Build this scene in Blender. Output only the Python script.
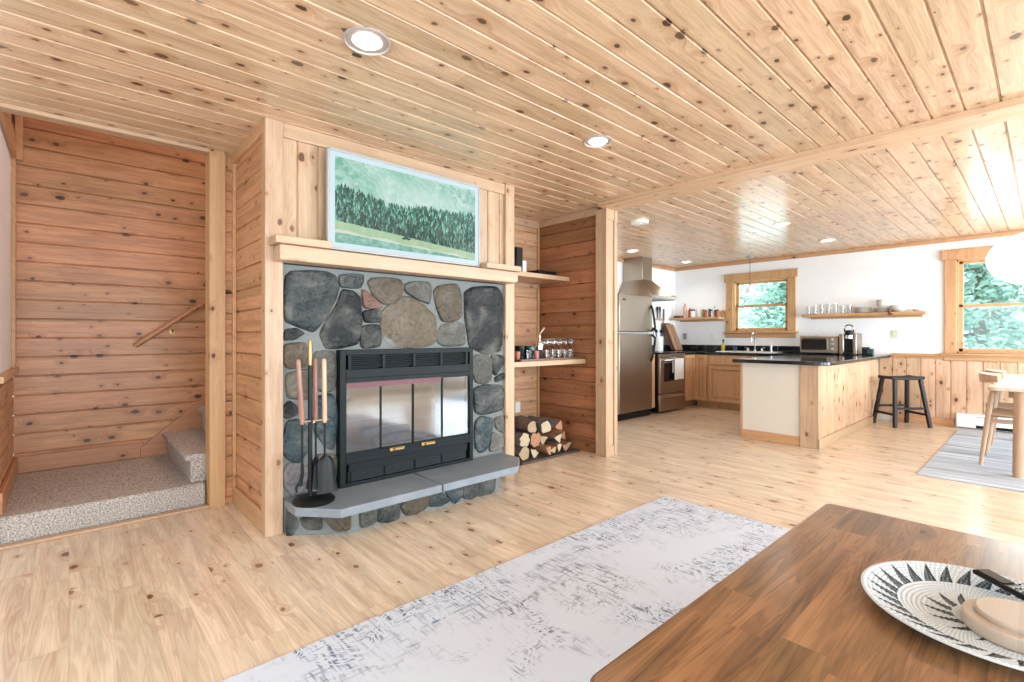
import bpy, bmesh, math, random
import numpy as np
from mathutils import Vector, Matrix
for o in list(bpy.data.objects): bpy.data.objects.remove(o)
SC = bpy.context.scene
COL = SC.collection
R = random.Random(7)
def lin(h):
    h = h.lstrip('#'); c = [int(h[i:i+2], 16)/255 for i in (0, 2, 4)]
    return tuple(x/12.92 if x <= .04045 else ((x+.055)/1.055)**2.4 for x in c) + (1,)

# ---------------------------------------------------------------- camera
cam = bpy.data.objects.new('camera', bpy.data.cameras.new('camera')); COL.objects.link(cam)
cam.location = (0, 0, 1.17)
cam.rotation_euler = (math.pi/2, 0, math.atan2(.7396, .6730)-math.pi/2)
cam.data.sensor_width = 36; cam.data.lens = 36*487/1024
cam.data.shift_y = -5/1024
cam.data.clip_start = .05
SC.camera = cam
# ---------------------------------------------------------------- colour management
SC.view_settings.view_transform = 'Standard'; SC.view_settings.look = 'None'
SC.view_settings.gamma = 1; SC.view_settings.use_curve_mapping = False
SC.view_settings.exposure = 0.0
# ---------------------------------------------------------------- sky
w = bpy.data.worlds.new('sky'); SC.world = w; w.use_nodes = True
w.node_tree.nodes['Background'].inputs[0].default_value = (.80, .93, 1, 1)
w.node_tree.nodes['Background'].inputs[1].default_value = 3.2
# ---------------------------------------------------------------- daylight at the windows, plus added unseen fill lamps
def area(name, loc, aim, sx, sy, power, col=(1, 1, 1), spread=180):
    l = bpy.data.lights.new(name, 'AREA'); l.shape = 'RECTANGLE'; l.size = sx; l.size_y = sy
    l.energy = power; l.color = col; l.spread = math.radians(spread)
    o = bpy.data.objects.new(name, l); COL.objects.link(o); o.location = loc
    o.rotation_euler = (Vector(aim)-Vector(loc)).to_track_quat('-Z', 'Z').to_euler()
    return o
DAY = (.76, .895, 1)
area('rear_fill_left', (.4, -2.98, 1.15), (.4, 0, 1.05), 3.0, 2.0, 160, DAY)  # added fill lamp behind the camera, for flat even light
area('rear_fill_middle', (3.9, -2.98, 1.25), (3.9, 0, 1.15), 2.6, 1.8, 150, DAY)  # second added lamp in the unseen rear wall, evens out the room
area('daylight_dining_window', (7.0, -2.98, 1.25), (7.0, 0, 1.15), 2.4, 1.8, 290, DAY)
area('side_fill_left', (-1.80, .6, 1.35), (1, .6, 1.25), 3.0, 1.6, 55, DAY)  # fill added at an assumed opening, out of view on the left
area('daylight_sink_window', (8.68, 3.24, 1.68), (7, 3.24, 1.4), .9, .8, 10, DAY)
area('daylight_side_window', (8.68, .12, 1.6), (7, .12, 1.3), 1.3, 1.1, 24, DAY)
area('upstairs_lamp', (2.4, 4.5, 4.7), (.8, 4.6, 2.0), 1.6, .8, 44, (1, .76, .66))  # unseen warm lamp added above the stairs; the shaft has no window
def can_light(x, y, p):
    l = bpy.data.lights.new('can_lamp', 'SPOT'); l.energy = p; l.color = (1, .93, .86)
    l.spot_size = math.radians(150); l.spot_blend = .9; l.shadow_soft_size = .06
    o = bpy.data.objects.new('can_lamp', l); COL.objects.link(o); o.location = (x, y, 2.40)

# ================================================================ materials
MATS = {}
def newmat(name):
    m = bpy.data.materials.new(name); m.use_nodes = True
    nt = m.node_tree; b = nt.nodes['Principled BSDF']; MATS[name] = m
    return m, nt, b
def N(nt, t, **k):
    n = nt.nodes.new(t)
    for a, v in k.items():
        if a.startswith('i_'):
            key = a[2:]
            n.inputs[int(key) if key.isdigit() else key.replace('_', ' ')].default_value = v
        else: setattr(n, a, v)
    return n
def L(nt, a, b): nt.links.new(a, b)
def M(nt, op, a, b=None, c=None, clamp=False):
    n = nt.nodes.new('ShaderNodeMath'); n.operation = op; n.use_clamp = clamp
    for i, v in enumerate((a, b, c)):
        if v is None: continue
        if isinstance(v, (int, float)): n.inputs[i].default_value = v
        else: nt.links.new(v, n.inputs[i])
    return n.outputs[0]
def mixc(nt, f, a, b, bt='MIX'):
    n = nt.nodes.new('ShaderNodeMix'); n.data_type = 'RGBA'; n.blend_type = bt
    for i, v in ((0, f), (6, a), (7, b)):
        if isinstance(v, (int, float, tuple)): n.inputs[i].default_value = v
        else: nt.links.new(v, n.inputs[i])
    return n.outputs[2]
def ss(nt, v, lo, hi):
    n = nt.nodes.new('ShaderNodeMapRange'); n.interpolation_type = 'SMOOTHSTEP'
    for i, x in ((0, v), (1, lo), (2, hi)):
        if isinstance(x, (int, float)): n.inputs[i].default_value = x
        else: nt.links.new(x, n.inputs[i])
    return n.outputs[0]
def plain(name, hexc, rough=.5, metal=0., noise=0., nscale=20., coat=0., spec=.5, bump=0.):
    m, nt, b = newmat(name); c = lin(hexc)
    b.inputs['Roughness'].default_value = rough; b.inputs['Metallic'].default_value = metal
    b.inputs['Coat Weight'].default_value = coat; b.inputs['Specular IOR Level'].default_value = spec
    tc = N(nt, 'ShaderNodeTexCoord'); n = N(nt, 'ShaderNodeTexNoise', i_Scale=nscale, i_Detail=4.)
    L(nt, tc.outputs['Object'], n.inputs['Vector'])
    d = tuple(x*(1-max(noise, .03)) for x in c[:3])+(1,); e = tuple(min(1, x*(1+max(noise, .03))) for x in c[:3])+(1,)
    L(nt, mixc(nt, n.outputs['Fac'], d, e), b.inputs['Base Color'])
    if bump:
        bp = N(nt, 'ShaderNodeBump', i_Strength=bump, i_Distance=.01); L(nt, n.outputs['Fac'], bp.inputs['Height']); L(nt, bp.outputs[0], b.inputs['Normal'])
    return m
def wood(name, base, dark, along, across, bw=.14, seed=0, grain=.5, knots=.5, joint=0., rough=.42, coat=0., groove=0., var=.12, knot='4a2a18', off=0., ks=1.5, gs=28., sat=.82, blot=.0, gk=.55):
    m, nt, b = newmat(name)
    tc = N(nt, 'ShaderNodeTexCoord')
    def dot(v):
        n = N(nt, 'ShaderNodeVectorMath', operation='DOT_PRODUCT'); L(nt, tc.outputs['Object'], n.inputs[0]); n.inputs[1].default_value = v
        return n.outputs['Value']
    a, bb = dot(along), dot(across)
    b2 = M(nt, 'DIVIDE', M(nt, 'ADD', bb, off+50*bw), bw); bi = M(nt, 'FLOOR', b2); bf = M(nt, 'SUBTRACT', M(nt, 'FRACT', b2), .5)
    bl = M(nt, 'MULTIPLY', bf, bw)
    wn = N(nt, 'ShaderNodeTexWhiteNoise', noise_dimensions='1D'); L(nt, M(nt, 'ADD', bi, seed+.37), wn.inputs['W'])
    rnd = wn.outputs['Value']; a2 = M(nt, 'ADD', a, M(nt, 'MULTIPLY', rnd, 7.3))
    jf = None
    if joint:
        j = M(nt, 'DIVIDE', a2, joint); ji = M(nt, 'FLOOR', j); jf = M(nt, 'FRACT', j)
        w2 = N(nt, 'ShaderNodeTexWhiteNoise', noise_dimensions='1D'); L(nt, M(nt, 'ADD', M(nt, 'MULTIPLY', ji, 3.71), M(nt, 'MULTIPLY', rnd, 91.3)), w2.inputs['W']); rnd = w2.outputs['Value']
    cb = N(nt, 'ShaderNodeCombineXYZ'); L(nt, M(nt, 'ADD', M(nt, 'MULTIPLY', a2, 3.2*ks), M(nt, 'MULTIPLY', rnd, 23.)), cb.inputs[0])
    L(nt, M(nt, 'ADD', M(nt, 'MULTIPLY', bl, 5.2*ks), M(nt, 'MULTIPLY', rnd, 57.)), cb.inputs[1])
    wp_ = N(nt, 'ShaderNodeTexNoise', i_Scale=5., i_Detail=2.); L(nt, cb.outputs[0], wp_.inputs['Vector'])
    wv = N(nt, 'ShaderNodeVectorMath', operation='MULTIPLY_ADD'); L(nt, wp_.outputs['Color'], wv.inputs[0]); wv.inputs[1].default_value = (.10, .10, 0); L(nt, cb.outputs[0], wv.inputs[2])
    vo = N(nt, 'ShaderNodeTexVoronoi', voronoi_dimensions='2D', i_Scale=1., i_Randomness=1.); L(nt, wv.outputs[0], vo.inputs['Vector'])
    sp = N(nt, 'ShaderNodeSeparateColor'); L(nt, vo.outputs['Color'], sp.inputs[0])
    pres = M(nt, 'GREATER_THAN', sp.outputs[0], 1-knots); rk = M(nt, 'MULTIPLY_ADD', M(nt, 'POWER', sp.outputs[1], 2.2), .115, .034)
    inv = M(nt, 'DIVIDE', vo.outputs['Distance'], rk)
    km = M(nt, 'MULTIPLY', pres, ss(nt, inv, 1.15, .75)); halo = M(nt, 'MULTIPLY', pres, ss(nt, inv, 4.5, .8))
    gv = N(nt, 'ShaderNodeCombineXYZ'); L(nt, M(nt, 'MULTIPLY', a2, 1.3), gv.inputs[0])
    L(nt, M(nt, 'ADD', M(nt, 'MULTIPLY', bl, gs), M(nt, 'MULTIPLY', halo, 1.3)), gv.inputs[1]); L(nt, M(nt, 'MULTIPLY', rnd, 40.), gv.inputs[2])
    gn = N(nt, 'ShaderNodeTexNoise', i_Scale=1., i_Detail=3., i_Distortion=.6); L(nt, gv.outputs[0], gn.inputs['Vector'])
    ring = M(nt, 'ABSOLUTE', M(nt, 'SINE', M(nt, 'MULTIPLY', gn.outputs['Fac'], 30.)))
    gfac = M(nt, 'MULTIPLY', M(nt, 'ADD', M(nt, 'MULTIPLY', ss(nt, gn.outputs['Fac'], .38, .72), .6), M(nt, 'MULTIPLY', M(nt, 'POWER', ring, 3.), .4)), grain)
    col = mixc(nt, gfac, lin(base), lin(dark))
    hs = N(nt, 'ShaderNodeHueSaturation'); L(nt, col, hs.inputs['Color'])
    L(nt, M(nt, 'MULTIPLY_ADD', rnd, 2*var, 1-var), hs.inputs['Value'])
    L(nt, M(nt, 'MULTIPLY_ADD', rnd, -.01, .505), hs.inputs['Hue'])
    hs.inputs['Saturation'].default_value = sat
    if blot:
        bn = N(nt, 'ShaderNodeTexNoise', i_Scale=1., i_Detail=3.); bv = N(nt, 'ShaderNodeCombineXYZ')
        L(nt, M(nt, 'MULTIPLY', a2, 2.6), bv.inputs[0]); L(nt, M(nt, 'MULTIPLY', bl, 13.), bv.inputs[1]); L(nt, M(nt, 'MULTIPLY', rnd, 31.), bv.inputs[2]); L(nt, bv.outputs[0], bn.inputs['Vector'])
        hs2 = N(nt, 'ShaderNodeHueSaturation'); L(nt, hs.outputs[0], hs2.inputs['Color'])
        L(nt, M(nt, 'MULTIPLY_ADD', ss(nt, bn.outputs['Fac'], .32, .68), 2*blot, 1-blot), hs2.inputs['Value']); hs = hs2
    col = mixc(nt, M(nt, 'MULTIPLY', halo, .35), hs.outputs[0], lin(dark))
    col = mixc(nt, M(nt, 'MULTIPLY', km, M(nt, 'MULTIPLY_ADD', sp.outputs[2], .30, .70)), col, lin(knot))
    if groove:
        e = M(nt, 'MULTIPLY', M(nt, 'SUBTRACT', .5, M(nt, 'ABSOLUTE', bf)), bw)
        g = ss(nt, e, groove, groove*.3)
        if jf is not None:
            e2 = M(nt, 'MULTIPLY', M(nt, 'SUBTRACT', .5, M(nt, 'ABSOLUTE', M(nt, 'SUBTRACT', jf, .5))), joint)
            g = M(nt, 'MAXIMUM', g, ss(nt, e2, groove, groove*.3))
        col = mixc(nt, M(nt, 'MULTIPLY', g, gk), col, lin(knot))
    L(nt, col, b.inputs['Base Color'])
    b.inputs['Roughness'].default_value = rough; b.inputs['Coat Weight'].default_value = coat; b.inputs['Coat Roughness'].default_value = .18
    bp = N(nt, 'ShaderNodeBump', i_Strength=.12, i_Distance=.004); L(nt, gn.outputs['Fac'], bp.inputs['Height']); L(nt, bp.outputs[0], b.inputs['Normal'])
    return m
X, Y, Z = (1, 0, 0), (0, 1, 0), (0, 0, 1)
WB, WD = 'c98f5e', '8c4f2a'      # wall pine, aged
m_ceil = wood('ceiling_pine', 'dab387', 'a0683a', X, Y, .143, 3, .66, .80, 2.6, .34, .3, 0, .09, '3c2012', off=-.026, sat=.87, blot=.06)
m_wallX = wood('wall_pine_along_x', WB, WD, X, Z, .142, 11, .62, .6, 0, .45, .05, 0, .12, '2e140b', sat=.95, blot=.10)
m_wallY = wood('wall_pine_along_y', WB, WD, Y, Z, .142, 23, .62, .55, 0, .45, .05, 0, .12, '2e140b', sat=.92, blot=.08)
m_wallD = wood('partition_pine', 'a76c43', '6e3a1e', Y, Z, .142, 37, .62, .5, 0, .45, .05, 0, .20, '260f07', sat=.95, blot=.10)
m_nicheX = wood('niche_pine', 'd2a073', 'a0683c', X, Z, .142, 15, .6, .5, 0, .45, .05, 0, .10, '35180c', off=-.03, sat=.88, blot=.08)
m_vertY = wood('wainscot_pine', 'd8ae84', 'ae774a', Z, Y, .15, 5, .7, .85, 0, .45, .05, 0, .10, '3a1c10', off=-.09, blot=.06)
m_vertX = wood('panel_pine_vertical', 'c8a074', 'a07044', Z, X, .125, 9, .7, .5, 0, .45, .05, 0, .07, '5c3520', off=-.03, blot=.05)
m_postZ = wood('post_pine', 'c49c72', 'a07045', Z, (1, .93, 0), .55, 2, .6, .22, 0, .45, .05, 0, .04, '5a3520', ks=1.8, blot=.04)
m_trimZ = wood('trim_pine_vertical', 'cd9c66', 'a36936', Z, (1, .93, 0), .5, 6, .5, .3, 0, .45, .05, 0, .04, '40200f', ks=1.8, sat=.92)
m_trimX = wood('trim_pine_x', 'c49b70', '9e6e42', X, (0, .93, 1), .5, 8, .5, .3, 0, .4, .05, 0, .04, '5a3520', ks=1.8)
m_trimW = wood('stair_trim_pine', 'b87e52', '8c5430', X, (0, .93, 1), .5, 8, .5, .3, 0, .4, .05, 0, .04, '40200f', ks=1.8, sat=.95)
m_trimY = wood('trim_pine_y', 'cb9863', '9e6536', Y, (.93, 0, 1), .5, 4, .5, .3, 0, .4, .05, 0, .04, '40200f', ks=1.8, sat=.92)
m_beam = wood('beam_pine', 'd6ad7a', 'ad7843', Y, (.93, 0, 1), .6, 14, .5, .5, 0, .45, .05, 0, .03, '40200f')
m_floor = wood('floor_planks', 'e8d0b0', 'b98758', Y, X, .13, 17, .72, .36, 1.25, .30, .22, .0012, .055, '6e3a20', ks=1.35, gs=20., sat=.80, blot=.09, gk=.3)
m_table = wood('table_walnut', '94683e', '50301a', X, Y, .115, 41, .9, .10, .9, .28, .35, .0006, .16, '301a0d', sat=.95, blot=.22, gs=20.)
m_oak = wood('pale_oak', 'b8906a', '8f6843', Z, (1, .9, 0), .4, 12, .5, .0, 0, .45)
m_oakX = wood('pale_oak_top', 'd3bc9e', 'b5966f', X, Y, .1, 12, .5, .0, 0, .4, .1)
m_cab = wood('cabinet_birch', 'd39a5c', 'ab713c', Z, (1, .93, 0), .6, 19, .6, .0, 0, .38, .1, 0, .03)
m_white = plain('white_paint', 'f4f3f2', .6, noise=.01, nscale=3)
m_cream = plain('cream_beadboard', 'd9cfc0', .55, noise=.02, nscale=3)
m_steel = plain('stainless_steel', 'a89a8c', .36, 1., .03, 3)
m_chrome = plain('chrome', 'd8d8d8', .12, 1.)
m_black = plain('black_metal', '0f1214', .42, .1, .1, spec=.35)
m_blackp = plain('black_plastic', '0d0e0f', .4, spec=.3)
m_iron = plain('insert_black_metal', '10171a', .5, .0, .12, 30, spec=.22)
m_granite = plain('black_granite', '101316', .12, 0, .3, 80, coat=.1)
m_brass = plain('brass', 'b08c60', .35, 1.)
m_glassdark = plain('dark_glass', '15100e', .12, spec=.25)
m_mortar = plain('mortar', '797c7a', .9, 0, .14, 25, bump=.5)
m_slate = plain('bluestone_slab', '828a92', .5, 0, .34, 5, bump=.15)
m_dk = plain('dark_bronze_stool', '1f1513', .45, 0, .2, 12, spec=.3)
m_porc = plain('white_ceramic', 'eeeae4', .25, 0, .01)
m_ceram2 = plain('grey_ceramic', 'e0dad2', .3, 0, .02)
m_towel = plain('pale_towel', 'e0dcda', .9, 0, .05, 60)
m_teal = plain('teal_glaze', '1d5058', .2)
m_red = plain('copper_glass', 'b06a52', .3)
m_yel = plain('yellow_soap', 'c9b62c', .3)
m_blue = plain('blue_sponge', '3c5078', .7)
m_mount = plain('grey_plastic', '9a9c9e', .5)
m_ash = plain('ash_brick', 'aeb0ae', .9, 0, .18, 14, bump=.4)
m_heater = plain('heater_enamel', 'edf0f2', .35)
def carpet():
    m, nt, b = newmat('speckled_carpet'); tc = N(nt, 'ShaderNodeTexCoord')
    v = N(nt, 'ShaderNodeTexNoise', i_Scale=110., i_Detail=3.); L(nt, tc.outputs['Object'], v.inputs['Vector'])
    n2 = N(nt, 'ShaderNodeTexNoise', i_Scale=14., i_Detail=2.); L(nt, tc.outputs['Object'], n2.inputs['Vector'])
    r = N(nt, 'ShaderNodeValToRGB'); e = r.color_ramp.elements
    e[0].position = .36; e[0].color = lin('7c726c'); e[1].position = .62; e[1].color = lin('cdc4bc')
    x = e.new(.47); x.color = lin('aaa199')
    L(nt, v.outputs['Fac'], r.inputs[0])
    L(nt, mixc(nt, M(nt, 'MULTIPLY', n2.outputs['Fac'], .25), r.outputs[0], lin('c4b4aa')), b.inputs['Base Color']); b.inputs['Roughness'].default_value = 1
    bp = N(nt, 'ShaderNodeBump', i_Strength=.9, i_Distance=.01); L(nt, v.outputs['Fac'], bp.inputs['Height']); L(nt, bp.outputs[0], b.inputs['Normal'])
    return m
m_carpet = carpet()
def rugmat():
    m, nt, b = newmat('distressed_rug'); tc = N(nt, 'ShaderNodeTexCoord')
    def noise(sc, det, dist=0., mul=(1, 1, 1)):
        mp = N(nt, 'ShaderNodeMapping'); mp.inputs['Scale'].default_value = mul; L(nt, tc.outputs['Object'], mp.inputs[0])
        n = N(nt, 'ShaderNodeTexNoise', i_Scale=sc, i_Detail=det, i_Distortion=dist); L(nt, mp.outputs[0], n.inputs['Vector']); return n.outputs['Fac']
    big = ss(nt, noise(2.6, 3., .8), .40, .56)
    sw = ss(nt, M(nt, 'ABSOLUTE', M(nt, 'SINE', M(nt, 'MULTIPLY', noise(3.2, 2., 1.5), 55.))), .35, .95)
    st = ss(nt, noise(9., 5., .2, (8, 1, 1)), .45, .66); st2 = ss(nt, noise(9., 5., .2, (1, 7, 1)), .52, .7)
    f = M(nt, 'MULTIPLY', M(nt, 'MULTIPLY', big, sw), M(nt, 'MAXIMUM', st, st2))
    fine = M(nt, 'MULTIPLY', ss(nt, noise(30., 4.), .56, .7), .35)
    sp = N(nt, 'ShaderNodeSeparateXYZ'); L(nt, tc.outputs['Object'], sp.inputs[0])
    # border band
    by = M(nt, 'SUBTRACT', 1.87, sp.outputs[1]); bx = M(nt, 'SUBTRACT', 3.2, sp.outputs[0]); e = M(nt, 'MINIMUM', by, bx)
    band = M(nt, 'MULTIPLY', ss(nt, e, .10, .14), ss(nt, e, .36, .30))
    bandf = M(nt, 'MULTIPLY', M(nt, 'MULTIPLY', band, ss(nt, noise(5., 4., 1.), .42, .6)), M(nt, 'MAXIMUM', st, st2))
    tot = M(nt, 'MINIMUM', M(nt, 'ADD', M(nt, 'MAXIMUM', f, M(nt, 'MULTIPLY', bandf, .8)), M(nt, 'MULTIPLY', fine, M(nt, 'MULTIPLY', big, .8))), 1.)
    hue = mixc(nt, ss(nt, noise(1.1, 2.), .42, .58), lin('57698c'), lin('6f707c'))
    col = mixc(nt, M(nt, 'MULTIPLY', tot, .95), lin('d3dae8'), hue)
    L(nt, col, b.inputs['Base Color']); b.inputs['Roughness'].default_value = .95
    bp = N(nt, 'ShaderNodeBump', i_Strength=.3, i_Distance=.004); L(nt, noise(220., 2.), bp.inputs['Height']); L(nt, bp.outputs[0], b.inputs['Normal'])
    return m
m_rug = rugmat()
def striperug():
    m, nt, b = newmat('striped_rug'); tc = N(nt, 'ShaderNodeTexCoord')
    mp = N(nt, 'ShaderNodeMapping'); mp.inputs['Scale'].default_value = (9, .25, 1); L(nt, tc.outputs['Object'], mp.inputs[0])
    n = N(nt, 'ShaderNodeTexNoise', i_Scale=1.6, i_Detail=6., i_Roughness=.8); L(nt, mp.outputs[0], n.inputs['Vector'])
    r = N(nt, 'ShaderNodeValToRGB'); e = r.color_ramp.elements
    e[0].position = .36; e[0].color = lin('6f767f'); e[1].position = .60; e[1].color = lin('c9ced6'); x = e.new(.46); x.color = lin('a4abb4')
    L(nt, n.outputs['Fac'], r.inputs[0]); L(nt, r.outputs[0], b.inputs['Base Color']); b.inputs['Roughness'].default_value = .95
    return m
m_srug = striperug()
def attrmat(name, rough=.7, emit=0., bump=0., spec=.5, var=0.):
    m, nt, b = newmat(name); a = N(nt, 'ShaderNodeAttribute', attribute_name='tone'); c = a.outputs['Color']
    tc = N(nt, 'ShaderNodeTexCoord')
    if var:
        n = N(nt, 'ShaderNodeTexNoise', i_Scale=5.5, i_Detail=8., i_Distortion=.5); L(nt, tc.outputs['Object'], n.inputs['Vector'])
        n2 = N(nt, 'ShaderNodeTexNoise', i_Scale=30., i_Detail=5.); L(nt, tc.outputs['Object'], n2.inputs['Vector'])
        c = mixc(nt, M(nt, 'MULTIPLY', ss(nt, n.outputs['Fac'], .45, .75), var), c, lin('a9a497'))
        c = mixc(nt, M(nt, 'MULTIPLY', ss(nt, n2.outputs['Fac'], .5, .35), var), c, lin('14181a'))
        vv = ss(nt, M(nt, 'ABSOLUTE', M(nt, 'SUBTRACT', n.outputs['Fac'], .5)), .012, .002)
        c = mixc(nt, M(nt, 'MULTIPLY', vv, .05), c, lin('c9c6bd'))
        if bump:
            bp = N(nt, 'ShaderNodeBump', i_Strength=bump, i_Distance=.02); L(nt, n2.outputs['Fac'], bp.inputs['Height']); L(nt, bp.outputs[0], b.inputs['Normal'])
    L(nt, c, b.inputs['Base Color']); b.inputs['Roughness'].default_value = rough; b.inputs['Specular IOR Level'].default_value = spec
    if emit:
        b.inputs['Base Color'].default_value = (0, 0, 0, 1)
        for l in list(b.inputs['Base Color'].links): nt.links.remove(l)
        b.inputs['Base Color'].default_value = (.02, .02, .02, 1)
        L(nt, c, b.inputs['Emission Color']); b.inputs['Emission Strength'].default_value = emit
    return m
m_stone = attrmat('field_stone', .45, spec=.3, bump=1., var=.30)
m_screen = attrmat('screen_picture', .10, emit=.95, spec=.2)
m_woven = attrmat('woven_basketry', .85)
def emis(name, col, s):
    m, nt, b = newmat(name); b.inputs['Base Color'].default_value = col; b.inputs['Emission Color'].default_value = col; b.inputs['Emission Strength'].default_value = s
    return m
m_bulb = emis('lamp_glow', (1, .95, .88, 1), 9)
m_shade = emis('small_shade', (.86, .80, .78, 1), .28)
m_globe = emis('globe_shade', (.97, .96, .94, 1), .75)
def thin(name, tint, refl, rough=.02, ior=None):
    m = bpy.data.materials.new(name); m.use_nodes = True; nt = m.node_tree; nt.nodes.clear()
    o = nt.nodes.new('ShaderNodeOutputMaterial'); t = nt.nodes.new('ShaderNodeBsdfTransparent'); t.inputs[0].default_value = tint
    g = nt.nodes.new('ShaderNodeBsdfGlossy'); g.inputs['Roughness'].default_value = rough
    x = nt.nodes.new('ShaderNodeMixShader')
    lw = nt.nodes.new('ShaderNodeLayerWeight'); lw.inputs[0].default_value = .25
    L(nt, M(nt, 'MULTIPLY_ADD', lw.outputs['Facing'], .5 if ior is None else ior, refl, True), x.inputs[0])
    L(nt, t.outputs[0], x.inputs[1]); L(nt, g.outputs[0], x.inputs[2]); L(nt, x.outputs[0], o.inputs[0]); return m
m_pane = thin('window_glass', (.97, 1, .99, 1), .03, ior=.15)
m_fglass = thin('fireplace_glass', (.80, .84, .88, 1), .13, .06, ior=.25)
m_glass = thin('clear_glass', (.95, .96, .96, 1), .03, ior=.45)
m_bark = plain('bark', '6c625c', .95, 0, .85, 24, bump=1.)
m_split = plain('split_wood', '9a6a4c', .85, 0, .3, 18, bump=.4)
m_cut = plain('cut_wood_end', 'a89272', .8, 0, .25, 24)
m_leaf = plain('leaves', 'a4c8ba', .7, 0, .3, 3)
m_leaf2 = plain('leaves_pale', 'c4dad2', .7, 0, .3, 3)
m_trunk = plain('tree_bark', '7a7268', .9, 0, .2, 10)
m_grass = plain('outdoor_grass', 'a8c8a0', .9, 0, .2, 2)

# ================================================================ mesh builder
class MB:
    def __init__(s): s.v = []; s.f = []; s.m = []; s.c = []
    def add(s, vs, fs, mi=0, col=None):
        k = len(s.v); s.v += [tuple(v) for v in vs]
        for f in fs: s.f.append(tuple(i+k for i in f)); s.m.append(mi); s.c.append(col)
        return s
    def box(s, x0, x1, y0, y1, z0, z1, mi=0):
        x0, x1 = min(x0, x1), max(x0, x1); y0, y1 = min(y0, y1), max(y0, y1); z0, z1 = min(z0, z1), max(z0, z1)
        return s.add([(x, y, z) for x in (x0, x1) for y in (y0, y1) for z in (z0, z1)],
                     [(0, 1, 3, 2), (4, 6, 7, 5), (0, 4, 5, 1), (2, 3, 7, 6), (0, 2, 6, 4), (1, 5, 7, 3)], mi)
    def obox(s, c, sz, rot=(0, 0, 0), mi=0):
        from mathutils import Euler
        e = Euler(rot).to_matrix(); h = [q/2 for q in sz]
        vs = [Vector(c)+e@Vector((x*h[0], y*h[1], z*h[2])) for x in (-1, 1) for y in (-1, 1) for z in (-1, 1)]
        return s.add(vs, [(0, 1, 3, 2), (4, 6, 7, 5), (0, 4, 5, 1), (2, 3, 7, 6), (0, 2, 6, 4), (1, 5, 7, 3)], mi)
    def prism(s, poly, fn, h0, h1, mi=0, mside=None):
        n = len(poly); vs = [fn(a, b, h0) for a, b in poly]+[fn(a, b, h1) for a, b in poly]
        s.add(vs, [tuple(range(n)), tuple(range(2*n-1, n-1, -1))], mi)
        k = len(s.v)-2*n
        for i in range(n):
            j = (i+1) % n; s.f.append((k+i, k+j, k+n+j, k+n+i)); s.m.append(mi if mside is None else mside); s.c.append(None)
        return s
    def tube(s, pts, r, n=10, mi=0, caps=True):
        pts = [Vector(p) for p in pts]; rs = r if isinstance(r, (list, tuple)) else [r]*len(pts)
        k = len(s.v); up = None
        for i, p in enumerate(pts):
            d = (pts[min(i+1, len(pts)-1)]-pts[max(i-1, 0)]).normalized()
            if up is None: up = d.orthogonal().normalized()
            up = (up-d*up.dot(d)).normalized(); q = d.cross(up)
            for j in range(n):
                t = 2*math.pi*j/n; s.v.append(tuple(p+(up*math.cos(t)+q*math.sin(t))*rs[i]))
        for i in range(len(pts)-1):
            for j in range(n):
                a, b = k+i*n+j, k+i*n+(j+1) % n
                s.f.append((a, b, b+n, a+n)); s.m.append(mi); s.c.append(None)
        if caps:
            s.f.append(tuple(range(k, k+n))); s.f.append(tuple(range(k+len(pts)*n-1, k+(len(pts)-1)*n-1, -1))); s.m += [mi, mi]; s.c += [None, None]
        return s
    def lathe(s, prof, c, n=24, mi=0, axis='z', sx=1., sy=1., close=False):
        k = len(s.v)
        for r, h in prof:
            for j in range(n):
                t = 2*math.pi*j/n; x, y = r*math.cos(t)*sx, r*math.sin(t)*sy
                s.v.append((c[0]+x, c[1]+y, c[2]+h) if axis == 'z' else ((c[0]+x, c[1]+h, c[2]+y) if axis == 'y' else (c[0]+h, c[1]+x, c[2]+y)))
        P = len(prof)
        for i in range(P-1+(1 if close else 0)):
            for j in range(n):
                a, b = k+i*n+j, k+i*n+(j+1) % n; i2 = ((i+1) % P)*n-i*n
                s.f.append((a, b, b+i2, a+i2)); s.m.append(mi); s.c.append(None)
        if not close:
            if prof[0][0] > 1e-4: s.f.append(tuple(range(k+n-1, k-1, -1))); s.m.append(mi); s.c.append(None)
            if prof[-1][0] > 1e-4: s.f.append(tuple(range(k+(P-1)*n, k+P*n))); s.m.append(mi); s.c.append(None)
        return s
    def build(s, name, mats, parent=None, bev=0., ang=35, local=False, recalc=True, seg=2):
        if not isinstance(mats, (list, tuple)): mats = [mats]
        off = Vector((0, 0, 0))
        if parent is not None and not local:
            p = parent
            while p is not None: off += p.location; p = p.parent
        me = bpy.data.meshes.new(name)
        me.from_pydata([tuple(Vector(v)-off) for v in s.v], [], s.f)
        for m in mats: me.materials.append(m)
        me.polygons.foreach_set('material_index', s.m)
        if any(c is not None for c in s.c):
            at = me.color_attributes.new('tone', 'FLOAT_COLOR', 'CORNER'); buf = []
            for f, c in zip(s.f, s.c): buf += list(c or (.5, .5, .5, 1))*len(f)
            at.data.foreach_set('color', buf)
        if recalc:
            b = bmesh.new(); b.from_mesh(me); bmesh.ops.recalc_face_normals(b, faces=b.faces); b.to_mesh(me); b.free()
        me.polygons.foreach_set('use_smooth', [True]*len(me.polygons)); me.set_sharp_from_angle(angle=math.radians(ang))
        o = bpy.data.objects.new(name, me); COL.objects.link(o)
        if parent is not None: o.parent = parent
        if bev:
            md = o.modifiers.new('bevel', 'BEVEL'); md.width = bev; md.segments = seg; md.limit_method = 'ANGLE'; md.angle_limit = math.radians(40); md.harden_normals = False
        return o
def B(*a, mi=0): return MB().box(*a, mi=mi)
def tag(o, label, cat, group=None, kind=None):
    if label: o['label'] = label
    if cat: o['category'] = cat
    if group: o['group'] = group
    if kind: o['kind'] = kind
    return o
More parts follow.
